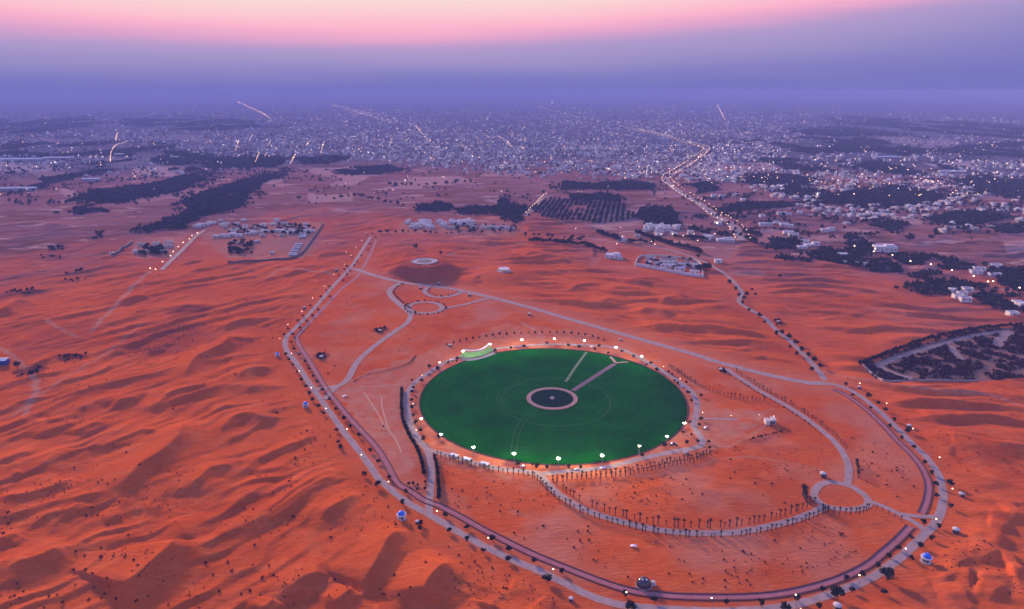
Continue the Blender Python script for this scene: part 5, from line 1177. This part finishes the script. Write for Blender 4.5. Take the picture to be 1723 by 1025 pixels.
# ---------------------------------------------------------------- vehicles
def make_car(body_m):
    root = empty('parked_car', (0, 0, 0))
    b_ = MB(); prof = [(-2.2, .45), (-2.2, .85), (-1.9, .95), (-1.3, 1.0), (-0.75, 1.45), (0.9, 1.48), (1.65, 1.0), (2.15, .92), (2.25, .75), (2.25, .4)]
    n_ = len(prof); vs = [(x, -0.85 * (0.86 if z > 1.2 else 1), z) for x, z in prof] + [(x, 0.85 * (0.86 if z > 1.2 else 1), z) for x, z in prof]
    b_.add(vs, [tuple(reversed(range(n_))), tuple(range(n_, 2 * n_))] + [(i, (i + 1) % n_, n_ + (i + 1) % n_, n_ + i) for i in range(n_)]); link('body', b_.mesh('body', body_m), root)
    b_ = MB(); b_.box((0.05, 0, 1.24), (2.35, 1.66, 0.36), 0, 0, 0.82); link('window', b_.mesh('window', M['glass']), root)
    for x in (-1.4, 1.4):
        for y in (-0.8, 0.8):
            w_ = MB(); w_.tube((x, y - 0.1, 0.34), (x, y + 0.1, 0.34), 0.34, 0.34, 12); link('wheel', w_.mesh('wheel', M['tyre']), root)
    return root
M['paint_white'] = mat('white_paint', (0.75, 0.75, 0.76), 0.3, (0.7, 0.7, 0.71), 2.0, spec=0.5); M['paint_dark'] = mat('dark_blue_paint', (0.025, 0.03, 0.07), 0.3, (0.035, 0.04, 0.085), 2.0, spec=0.5); M['paint_silver'] = mat('silver_paint', (0.42, 0.43, 0.47), 0.35, (0.38, 0.39, 0.43), 2.0, spec=0.5)
cars = [make_car(M[k_]) for k_ in ('paint_white', 'paint_dark', 'paint_silver')]; seen = set()
car_px = [((879, 784), 0, 20, 'white car on the ring road at the fork to the avenue'), ((970.5, 789.5), 2, 5, 'silver car on the ring road below the middle big floodlight'), ((1013.6, 787), 0, 10, 'white car in the light pool below the rightmost big floodlight'), ((1154, 761), 2, 20, 'pale car on the lower right bend of the ring road'),
  ((1133, 748), 1, 0, 'dark blue van parked on a lay-by right of the lawn'), ((722, 629.5), 1, 50, 'dark car on the ring road upper left of the lawn'), ((736, 619.5), 1, 45, 'dark car parked below the small floodlight, upper left'), ((693, 655), 0, 70, 'white car at the leftmost bend of the ring road'), ((753.5, 609), 1, 25, 'dark car parked left of the crescent stage'),
  ((760, 605), 0, 25, 'white car parked left of the crescent stage'), ((1065.5, 599.5), 1, 80, 'dark car on the pavement near the upper right floodlight'), ((967, 581), 2, 0, 'pale car left of the pale path behind the lawn'), ((996, 583), 0, 10, 'white car just right of the pale path behind the lawn'), ((833, 590), 1, 20, 'dark car at the right tip of the crescent stage'),
  ((1066, 919.5), 0, -8, 'white car standing alone on the sand below the avenue'), ((699, 731), 2, -55, 'silver car on the left ring road by the hedgerow'), ((580, 666), 0, 30, 'white car on the hardpan right of the western junction'), ((1187, 719), 0, 40, 'pale car beside the right bend of the ring road'), ((1105, 621), 1, -35, 'dark car on the upper right ring road'), ((1146, 650), 2, -50, 'silver car on the right ring road by palms')]
for (a, b), ci, rz, lab in car_px:
    o = cars[ci] if ci not in seen else copy_tree(cars[ci]); seen.add(ci)
    x, y = G(a, b, 0.7); z = gz(x, y); o.location = (x, y, max(z, 0.0) + 0.12); o.rotation_euler = (0, 0, R(rz)); o.scale = (0.66,) * 3
    if 'van' in lab: o.scale = (1.0, 0.95, 1.25)
    tag(o, lab, 'van' if 'van' in lab else 'car')

# ---------------------------------------------------------------- buildings near by
def building(px, w, d, h, rz, wall, roof, label, cat='building', group=None, two=False, name='flat_roofed_building', k=0.66):
    x, y = G(*px); z = gz(x, y); w, d, h = w * k, d * k, h * (0.35 + 0.65 * k)
    root = empty(name, (x, y, z), rz)
    b_ = MB(); b_.box((0, 0, h / 2 - 0.5), (w, d, h + 1))
    if two: b_.box((w * 0.2, d * 0.1, h + 1.0), (w * 0.4, d * 0.5, 2.0))
    t_ = 0.35; pz_ = h + 0.32
    for cx_, cy_, sx, sy in ((0, d / 2 - t_ / 2, w, t_), (0, -d / 2 + t_ / 2, w, t_), (w / 2 - t_ / 2, 0, t_, d - 2 * t_), (-w / 2 + t_ / 2, 0, t_, d - 2 * t_)): b_.box((cx_, cy_, pz_), (sx, sy, 0.64))
    link('wall', b_.mesh('wall', M[wall]), root)
    b_ = MB(); b_.box((0, 0, h + 0.06), (w - 2 * t_ - 0.02, d - 2 * t_ - 0.02, 0.12))
    if two: b_.box((w * 0.2, d * 0.1, h + 2.08), (w * 0.4 + 0.3, d * 0.5 + 0.3, 0.16))
    link('roof', b_.mesh('roof', M[roof]), root)
    n_ = max(1, min(6, int(w / 5)))
    for k in range(n_):
        wb_ = MB(); wb_.box(((k + 0.5) / n_ * w - w / 2, -d / 2 - 0.02, h * 0.52), (1.5, 0.1, 1.4)); link('window', wb_.mesh('window', M['glass']), root)
    db_ = MB(); db_.box((w / 2 + 0.02, 0, 1.1), (0.1, 1.3, 2.2)); link('door', db_.mesh('door', M['darkroof']), root)
    return tag(root, label, cat, group)
M['bluewall'] = mat('blue_wall', (0.03, 0.06, 0.22), 0.8, (0.04, 0.07, 0.26), 0.5)
def shed(px, w, d, h, rz, label, group=None, mt='white', wl='greyroof'):
    x, y = G(*px); z = gz(x, y); root = empty('long_shed', (x, y, z), rz)
    b_ = MB(); b_.box((0, 0, h / 2 - 0.5), (w, d, h + 1)); link('wall', b_.mesh('wall', M[wl]), root)
    b_ = MB(); hw, hd = w / 2 + 0.4, d / 2 + 0.5
    b_.add([(-hw, -hd, h), (hw, -hd, h), (hw, 0, h + d * 0.16), (-hw, 0, h + d * 0.16), (-hw, hd, h), (hw, hd, h), (-hw, -hd, h - .2), (hw, -hd, h - .2), (-hw, hd, h - .2), (hw, hd, h - .2)], [(0, 1, 2, 3), (3, 2, 5, 4), (6, 7, 1, 0), (4, 5, 9, 8), (6, 0, 3, 4, 8), (1, 7, 9, 5, 2)])
    link('roof', b_.mesh('roof', M[mt]), root)
    return tag(root, label, 'shed', group)
v4 = lambda a, b: (180 + a / 4.534, 340 + b / 4.534)
for (a, b) in ((1465, 328), (1455, 345), (1445, 361), (1435, 379), (1422, 398), (1418, 410), (1490, 275), (1500, 262)):
    shed(v4(a, b), 9.5, 3.0, 2.0, R(4), 'long white roofed shed in the ladder-like rank of the left village', 'white sheds of the left village')
shed((3, 613), 9, 6, 4, R(10), 'shed with pale roof and dark blue wall, cut by the left frame edge', wl='bluewall')
whites = [v4(*p) for p in ((835, 270), (905, 265), (960, 255), (1010, 262), (1075, 250), (1120, 243), (1150, 240), (1215, 228), (1290, 225), (1325, 228), (1390, 220), (1530, 230), (1555, 228), (1405, 232), (690, 195), (720, 185), (760, 178), (880, 178), (905, 172), (1045, 145), (870, 150), (800, 165), (1355, 175), (1295, 150))]
for i, p in enumerate(whites): building(p, random.uniform(10, 20), random.uniform(8, 11), random.uniform(3.2, 4.6), R(random.uniform(0, 14)), random.choice(('white', 'white', 'cream')), random.choice(('white', 'greyroof')), 'low white flat-roofed building in the upper ranks of the left village', group='white buildings of the left village')
for i in range(34):
    building(v4(random.uniform(880, 1590), random.uniform(160, 262)), random.uniform(7, 15), random.uniform(6, 10), random.uniform(2.8, 4.2), R(random.uniform(0, 14)), random.choice(('white', 'cream')), random.choice(('white', 'greyroof', 'darkroof')), 'low white flat-roofed building in the upper ranks of the left village', group='white buildings of the left village')
for p in ((265, 330), (375, 325), (470, 318), (250, 390), (390, 350), (420, 385), (300, 385), (460, 345)):
    building(v4(*p), random.uniform(12, 22), 9, 4, R(4), 'cream', 'darkroof', 'dark roofed building in the compact left block beside the village road', group='dark roofed block left of the village road')
for p in ((215, 377), (40, 405), (1130, 310), (1155, 305), (1010, 320), (960, 312), (1260, 395)):
    building(v4(*p), 7, 5, 3, R(10), 'white', 'greyroof', 'tiny white hut on the outskirts of the left village', 'hut', 'tiny huts of the left village', name='small_hut')
plants('plain_tree', TREES, 'crown', [G(*v4(random.uniform(240, 460), random.uniform(345, 408))) for _ in range(26)] , 6, 'dark tree crowded in the compact left block beside the village road', 'tree', 'trees of the compact left block', 1.4, 0.3)
plants('plain_tree', TREES, 'crown', [G(*v4(random.uniform(930, 1110), random.uniform(310, 400))) for _ in range(40)], 5, 'dark tree in the square orchard at the centre of the left village', 'tree', 'orchard of the left village', 1.3, 0.3)
plants('plain_tree', TREES, 'crown', [G(*v4(random.uniform(900, 1600), random.uniform(175, 250))) for _ in range(50)], 5, 'dark tree between the upper buildings of the left village', 'tree', 'trees between the upper left village buildings', 1.2, 0.3)
wall_line('compound_wall', [v4(930, 478), v4(1100, 465), v4(1260, 445), v4(1450, 420), v4(1560, 300), v4(1650, 170)], 2.2, 0.6, M['darkroof'], 'long dark wall along the front of the left village')
wall_line('compound_wall', [v4(55, 415), v4(195, 310)], 2.6, 1.0, M['darkroof'], 'dark diagonal wall left of the compact village block')
s6 = lambda a, b: (640 + a / S5, 360 + b / S5)
for i in range(30):
    a = random.uniform(235, 930); b = random.uniform(75, 140) if a < 600 else random.uniform(70, 125)
    building(s6(a, b), random.uniform(9, 20), random.uniform(7, 10), random.uniform(3.2, 6), R(random.uniform(-5, 5)), 'white', random.choice(('white', 'greyroof', 'white')), 'white block in the long complex behind the viewing mound', group='white blocks of the long complex', two=random.random() < .3)
for i in range(12):
    building(s6(960 + i * 24, 135 + random.uniform(-8, 14)), 5, 8, 4.2, 0, 'white', 'greyroof', 'narrow white villa in the even row at the right of the long complex', 'villa', 'villa row of the long complex', name='small_villa')
for p in ((350, 140), (400, 128), (660, 140), (700, 142), (880, 130), (1240, 150), (860, 118)):
    building(s6(*p), random.uniform(14, 22), 8, 4, 0, 'cream', 'darkroof', 'dark roofed block on the front edge of the long complex', group='dark roofed blocks of the long complex')
plants('plain_tree', TREES, 'crown', [G(*s6(random.uniform(720, 1290), random.uniform(110, 190))) for _ in range(30)], 4.5, 'dark tree among the villas of the long complex', 'tree', 'trees of the long complex', 1.2, 0.3)
s9 = lambda a, b: (940 + a / S5, 360 + b / S5)
building(s9(520, 420), 20, 13, 4.5, R(-20), 'white', 'white', 'bright white hall alone on the sand left of the walled compound', 'hall', two=True, name='white_hall', k=0.9)
building(s9(475, 408), 10, 8, 3.5, R(-20), 'white', 'greyroof', 'small white annex at the left end of the bright hall', 'building')
building(s9(590, 436), 9, 7, 3.0, R(-20), 'white', 'greyroof', 'small white annex at the right end of the bright hall', 'building')
wall_line('compound_wall', [s9(735, 495), s9(950, 535), s9(1200, 585), s9(1385, 608)], 3.4, 0.9, M['white'], 'bright white front wall of the compound below the settlement')
wall_line('compound_wall', [s9(735, 490), s9(760, 430), s9(830, 405), s9(1100, 420), s9(1340, 470), s9(1385, 606)], 2.4, 0.6, M['cream'], 'pale rear wall curving round the compound below the settlement')
for (a, b), w, d, h, rf in (((1050, 480), 24, 12, 6, 'darkroof'), ((880, 438), 14, 8, 4, 'darkroof'), ((1040, 512), 20, 5, 4, 'white'), ((1230, 500), 9, 12, 5, 'darkroof'), ((1160, 540), 14, 6, 4, 'blue'), ((1310, 515), 10, 10, 5, 'greyroof'), ((860, 485), 9, 6, 4, 'white'), ((940, 492), 8, 6, 4, 'greyroof'), ((1180, 500), 10, 7, 4, 'white'), ((1300, 570), 12, 5, 3.5, 'white')):
    lab = {'darkroof': 'large dark roofed building inside the white walled compound', 'white': 'white roofed building inside the white walled compound', 'greyroof': 'grey roofed building inside the white walled compound', 'blue': 'blue roofed building inside the white walled compound'}[rf]
    building(s9(a, b), w, d, h, R(-12), 'white', rf, lab, k=0.85, group=lab.split(' inside')[0] + 's of the walled compound')
plants('plain_tree', TREES, 'crown', [G(*s9(random.uniform(800, 1340), random.uniform(425, 560))) for _ in range(24)], 4.5, 'dark tree inside the white walled compound', 'tree', 'trees of the walled compound', 1.1, 0.3)
for i in range(36):
    a, b = random.uniform(830, 1150), random.uniform(118, 165)
    building(s9(a, b), random.uniform(8, 14), random.uniform(7, 10), random.uniform(4, 7), R(random.uniform(-20, 20)), 'white', random.choice(('white', 'greyroof')), 'white house in the cluster under the dark grove above the settlement', 'house', 'white houses under the grove', two=random.random() < .4, name='white_house')
for i in range(26):
    a, b = random.choice(((600, 260), (980, 200), (1100, 200), (1190, 215), (1380, 240), (1430, 235), (1440, 215), (1580, 260), (1630, 265), (720, 235), (850, 170), (1290, 190))); a += random.uniform(-45, 45); b += random.uniform(-14, 14)
    building(s9(a, b), random.uniform(7, 13), random.uniform(6, 10), random.uniform(3.5, 5.5), R(random.uniform(-25, 25)), random.choice(('white', 'cream')), random.choice(('white', 'greyroof', 'greyroof')), 'low house among the trees and streets of the settlement', 'house', 'houses of the settlement', name='settlement_house')
lamp2 = make_street_lamp(6.5, M['warm'], 0.5)
lamps(lamp2, [G(*s9(a, b), 6.5) for a, b in ((620, 215), (880, 265), (1080, 190), (1190, 210), (1290, 190), (1490, 190), (560, 285), (980, 195), (1140, 270), (1340, 255), (920, 290), (170, 150), (600, 130), (1630, 25), (1560, 10))], 'warm lit lamp among the settlement houses', 'lamps of the settlement', 1.0)
rl = [(1423 + a / S5, 380 + b / S5) for a, b in ((88, 228), (265, 240), (268, 268), (440, 305), (628, 352), (825, 402), (1007, 447), (1210, 498), (1355, 555), (1425, 555), (1642, 612))]
lamps(lamp2, [G(a, b, 9) for a, b in rl], 'bright lamp along the lane between the dark groves at right', 'lamps between the right groves', 1.5)
x, y = G(1202, 393); o = copy_tree(lamp2); o.location = (x, y, gz(x, y)); o.scale = (2.4,) * 3; tag(o, 'single big pink lit lamp above the settlement beside the highway', 'street lamp')
s3 = lambda a, b: (1423 + a / S5, 380 + b / S5)
building(s3(370, 245), 30, 16, 7, R(-10), 'white', 'white', 'large pale blue-white hall beside the grove lane at right', 'hall', two=True, name='white_hall', k=0.9)
for p in ((1035, 640), (1160, 640), (1070, 705), (1140, 735), (1110, 670), (10, 372), (80, 390), (180, 400), (1430, 400), (1490, 437), (1420, 495), (1640, 760), (1700, 780), (1270, 455), (1240, 470), (1590, 870)):
    building(s3(*p), random.uniform(12, 20), random.uniform(8, 12), 4.2, R(random.uniform(-15, 5)), 'white', random.choice(('white', 'greyroof')), 'white farm building between the dark groves at right', group='farm buildings between the right groves')
s4 = lambda a, b: (1180 + a / S5, 320 + b / S5)
for p in ((580, 350), (640, 345), (720, 330), (790, 345), (840, 355), (830, 425), (880, 440), (1180, 400), (1240, 390), (765, 245), (820, 250), (980, 520), (960, 570), (1030, 550), (1090, 545), (160, 695), (190, 490), (250, 485), (160, 330), (200, 70), (120, 70), (330, 60), (400, 100), (580, 270), (940, 240), (1110, 210), (1350, 640)):
    building(s4(*p), random.uniform(12, 22), random.uniform(8, 12), random.uniform(4, 6), R(random.uniform(-20, 10)), 'white', random.choice(('white', 'white', 'greyroof')), 'white building scattered on the plain right of the highway', group='scattered buildings right of the highway')

# ---------------------------------------------------------------- the town on the plain
gc = np.random.default_rng(21)
def town_density(px, py):
    near = np.interp(px, [0, 300, 480, 560, 700, 820, 1000, 1120, 1250, 1400, 1723], [296, 290, 272, 268, 278, 290, 298, 302, 310, 372, 398])
    far = np.interp(px, [0, 400, 860, 1250, 1500, 1723], [172, 168, 163, 170, 182, 196])
    core = np.interp(px, [0, 250, 430, 520, 1200, 1290, 1400, 1723], [0.50, 0.55, 0.78, 1.0, 1.0, 0.7, 0.5, 0.46])
    f = sst(far, far + 12, py) * sst(near + 9, near - 14, py)
    f = f * np.where(px > 1240, np.interp(py, [290, 345, 400], [1, .45, .3]), np.where(px < 440, np.interp(py, [255, 300], [1, .3]), 1))
    nz = fbm(px / 55, py / 12, 44, 3)
    return core * f * np.clip(0.55 + 0.9 * nz + (core - 0.5) * 0.6, 0.02, 1)
cand = np.stack([gc.uniform(-260, 1980, 52000), gc.uniform(160, 400, 52000)], 1)
ok = gc.uniform(0, 1, len(cand)) < town_density(cand[:, 0], cand[:, 1]) * 0.9
cand = cand[ok]
cw = np.array([G(a, b) for a, b in cand]); m = np.ones(len(cw), bool)
for kd, poly in groves: m &= ~inpoly(cw[:, 0], cw[:, 1], GP(poly))
m &= dist_to(hwp0 := RW['highway'][0][::3], cw[:, 0].astype(np.float32), cw[:, 1].astype(np.float32)) > 22
cand, cw = cand[m], cw[m]
# houses stand in rows along the streets of their quarter
qa = 0.5 * np.floor(3 * pn(cw[:, 0] / 900, cw[:, 1] / 900, 4)) / 3 + 0.12
uu = cw[:, 0] * np.cos(qa) + cw[:, 1] * np.sin(qa); vv = -cw[:, 0] * np.sin(qa) + cw[:, 1] * np.cos(qa)
rs_ = 26.0; vv = np.where(gc.uniform(0, 1, len(vv)) < .75, np.round(vv / rs_) * rs_ + gc.normal(0, 2.2, len(vv)), vv)
cw = np.stack([uu * np.cos(qa) - vv * np.sin(qa), uu * np.sin(qa) + vv * np.cos(qa)], 1)
order = np.argsort(-cand[:, 1] + 1000.0 * ((cand[:, 0] < 4) | (cand[:, 0] > 1719))); cand, cw = cand[order], cw[order]
cz = gzs(cw); rd = np.hypot(cw[:, 0], cw[:, 1])
ang = qa[order]
M['town_wall'] = mat('town_render', (0.62, 0.61, 0.62), 0.9, (0.20, 0.19, 0.20), 0.03, detail=1.0)
def town_shape(b_, x, y, z, w, d, h, rz, var):
    b_.box((x, y, z + h / 2 - 1), (w, d, h + 2), rz)
    ca, sa = math.cos(rz), math.sin(rz)
    def at_(u, v): return (x + u * ca - v * sa, y + u * sa + v * ca)
    if var % 3 == 0: p = at_(w * .22, d * .1); b_.box((p[0], p[1], z + h + .9), (w * .4, d * .5, 1.8), rz)
    if var % 3 == 1: p = at_(-w * .62, d * .2); b_.box((p[0], p[1], z + h * .35 - .5), (w * .25, d * .6, h * .7 + 1), rz)
    if var % 3 == 2: p = at_(w * .1, -d * .62); b_.box((p[0], p[1], z + h * .3 - .5), (w * .5, d * .26, h * .6 + 1), rz)
    for u, v, sx, sy in ((0, d / 2 - .2, w, .4), (0, -d / 2 + .2, w, .4)):
        p = at_(u, v); b_.box((p[0], p[1], z + h + .3), (sx * .99, sy, .6), rz)
TV = []
for i in range(9):
    b_ = MB(); town_shape(b_, 0, 0, 0, 7 + i % 3 * 2, 6 + i % 2 * 2, 2.6 + i % 4 * .7, 0, i)
    b_.box((0, -(6 + i % 2 * 2) / 2 - 0.05, 1.5), (4.5, 0.1, 0.8), 0, 1)
    TV.append(b_.mesh('town_house', [(M['white'], M['cream'], M['greyroof'])[i % 3], M['glass']]))
NB = 295
for i in range(NB):
    o = link('town_house', TV[gc.integers(0, 9)], None, (cw[i, 0], cw[i, 1], cz[i]), float(ang[i] + gc.integers(0, 2) * 1.571))
    if cand[i, 0] < 640: tag(o, 'small pale flat-roofed house in the left part of town, near edge', 'house', 'left near houses of the town')
    elif cand[i, 0] < 1180: tag(o, 'small pale flat-roofed house along the middle near edge of town', 'house', 'middle near houses of the town')
    else: tag(o, 'small pale flat-roofed house on the green outskirts right of the highway', 'house', 'right near houses of the town')
tb = MB()
for i in range(NB, len(cw)):
    k_ = 1.0 + 0.00016 * max(0, rd[i] - 2300)
    town_shape(tb, cw[i, 0], cw[i, 1], cz[i], gc.uniform(4, 9) * k_, gc.uniform(4, 7) * k_, gc.gamma(3.0, 1.0) * min(k_, 1.5) + 1.5, float(ang[i] + gc.integers(0, 2) * 1.571), int(gc.integers(0, 3)))
tag(link('town_buildings', tb.mesh('town_buildings', M['town_wall'])), kind='stuff')
# long pale roofs far left
for (a, b), w, d, rz, lab in (((38, 271), 120, 16, 3, 'long bright white roof on the far left plain, left one of two'), ((98, 268.5), 85, 14, 3, 'long bright white roof on the far left plain, right one of two'), ((202, 262), 26, 14, 0, 'short bright white hall beside the far left lit road'), ((32, 321), 70, 12, 6, 'long pale roof at the left frame edge below the thin grove'), ((155, 305), 40, 10, 2, 'pale long roof between the far left groves'), ((1490, 268), 70, 16, 0, 'long pale roof on the far right plain'), ((1600, 292), 60, 14, -3, 'pale long roof beside the far right groves')):
    shed((a, b), w, d, 6, R(rz), lab)
building((294, 267), 32, 22, 9, 0, 'cream', 'white', 'brightly lit pale hall alone at the near left edge of town', 'hall', name='lit_hall')
# trees between the houses
c2 = np.stack([gc.uniform(-20, 1743, 30000), gc.uniform(166, 405, 30000)], 1)
k_ = gc.uniform(0, 1, len(c2)) < np.clip(town_density(c2[:, 0], c2[:, 1]) * 0.5 + (c2[:, 1] > 190) * np.where(c2[:, 0] > 1150, sst(412, 385, c2[:, 1]), np.where(c2[:, 0] < 540, sst(352, 330, c2[:, 1]), 0.35 * sst(345, 330, c2[:, 1]) * (c2[:, 1] > 275))) * sst(0.02, 0.32, fbm(c2[:, 0] / 75, c2[:, 1] / 9, 14, 4)) * 0.75, 0, 0.85)
k_ &= ~((c2[:, 1] > 345) & (c2[:, 0] < 1150))
c2 = c2[k_]; w2 = np.array([G(a, b) for a, b in c2]); z2 = gzs(w2); r2 = np.hypot(w2[:, 0], w2[:, 1])
C, U, V = scatter_quads(w2, z2, gc.uniform(3.5, 7, len(w2)) * (1 + 0.00018 * np.maximum(0, r2 - 2000)), 7, 91, 0.9)
tag(link('town_trees', quads_mesh('town_trees', C, U, V, M['grove'])), kind='stuff')
# lamps of the highway: individuals
hwp = RW['highway'][0]
for o_, sname in ((10.5, 'left'), (-10.5, 'right')):
    P = row(hwp, o_, 27.0, 0.0, 0.96); zs = gzs(P)
    for (x, y), z in zip(P, zs):
        o = copy_tree(lamp2); r_ = math.hypot(x, y); o.location = (x, y, z); s = 0.72 + r_ / 5000; o.scale = (s, s, s); o.rotation_euler = (0, 0, random.uniform(0, 6))
        tag(o, f'warm lit lamp on the {sname} side of the zigzag highway', 'street lamp', f'{sname} side lamps of the highway')
P = along(grove_road_px, 22, 0, 2)
for (x, y), z in zip(P, gzs(P)):
    o = copy_tree(lamp2); o.location = (x, y, z); o.scale = (1.1,) * 3; tag(o, 'lit lamp beside the straight lane through the central groves', 'street lamp', 'lamps of the grove lane')
for ch in list(lamp2.children):
    for c3_ in list(ch.children): bpy.data.objects.remove(c3_)
    bpy.data.objects.remove(ch)
bpy.data.objects.remove(lamp2)
# thousands of far lamps: streets and yards of the town
fl = MB(); fc = MB()
def far_lamp(b_, x, y, z, s):
    b_.tube((x, y, z), (x, y, z + 7), 0.12, 0.1, 3, 0)
    b_.lathe([(s * .4, 7 - s * .6), (s, 7), (s * .8, 7 + s * .5), (0, 7 + s * .8)], 5, (x, y, z), 1)
streets = [([(893, 157), (912, 161), (928, 171), (918, 177), (900, 179)], 40), ([(880, 160), (893, 157.5), (905, 158.5)], 90), ([(695, 157.5), (699, 159), (703, 162)], 60), ([(400, 172), (430, 186), (455, 200), (450, 207)], 30), ([(525, 164), (570, 180), (610, 193), (660, 208)], 38), ([(600, 192), (650, 202), (700, 214)], 40),
  ([(186, 276), (187, 262), (195, 249), (217, 240)], 16), ([(195, 240), (198, 225)], 25), ([(1206, 175), (1213, 190), (1222, 208)], 45), ([(560, 178), (640, 196)], 45), ([(838, 232), (852, 240), (862, 253)], 18), ([(700, 214), (720, 238)], 24), ([(770, 165), (810, 163)], 90), ([(1000, 220), (1060, 232), (1090, 240)], 25), ([(1180, 232), (1280, 224)], 28), ([(1060, 217), (1000, 205), (940, 190), (905, 180)], 40),
  ([(396, 258), (402, 238)], 20), ([(430, 276), (438, 258)], 16), ([(488, 280), (498, 262)], 14), ([(540, 260), (545, 243)], 20), ([(655, 250), (660, 235)], 22), ([(419, 242), (424, 230)], 26), ([(310, 240), (340, 236)], 24), ([(450, 250), (456, 238)], 22), ([(515, 250), (522, 238)], 22), ([(1360, 305), (1420, 322)], 14), ([(1440, 300), (1500, 318)], 14), ([(1530, 300), (1600, 318)], 16)]
for px_, st_ in streets:
    P = along(px_, st_ * 1.5, 0, st_ * 0.5)
    for (x, y), z in zip(P, gzs(P)):
        r_ = math.hypot(x, y); far_lamp(fl, x, y, float(z), random.uniform(0.28, 0.55) * min(2.3, 0.5 + r_ / 4400))
c4 = np.stack([gc.uniform(0, 1723, 9000), gc.uniform(166, 335, 9000)], 1)
c4 = c4[gc.uniform(0, 1, len(c4)) < town_density(c4[:, 0], c4[:, 1]) * 0.6 + 0.015 * (c4[:, 1] > 185)]
w4 = np.array([G(a, b) for a, b in c4]); z4 = gzs(w4)
for (x, y), z in zip(w4, z4):
    r_ = math.hypot(x, y); far_lamp(fl if gc.uniform() < .78 else fc, x, y, float(z), gc.uniform(0.2, 0.62) * min(2.6, 0.5 + r_ / 3800))
tag(link('street_lamps', fl.mesh('street_lamps', [M['metal'], M['far_warm']])), kind='stuff')
tag(link('yard_lamps', fc.mesh('yard_lamps', [M['metal'], M['far_cool']])), kind='stuff')

# ---------------------------------------------------------------- haze: one closed box of dusty evening air
hb = MB(); hb.box((0, 40000, 101.0), (170000, 170000, 212.0))
hm = bpy.data.materials.new('dusty_air'); hm.use_nodes = True
t = hm.node_tree
for n in list(t.nodes): t.nodes.remove(n)
pv = t.nodes.new('ShaderNodeVolumePrincipled'); mo = t.nodes.new('ShaderNodeOutputMaterial')
pv.inputs['Color'].default_value = (0.37, 0.43, 0.85, 1); pv.inputs['Density'].default_value = 1.6e-4; pv.inputs['Anisotropy'].default_value = -0.25
t.links.new(pv.outputs[0], mo.inputs['Volume'])
hm.cycles.homogeneous_volume = True
tag(link('haze', hb.mesh('haze', hm)), kind='stuff')
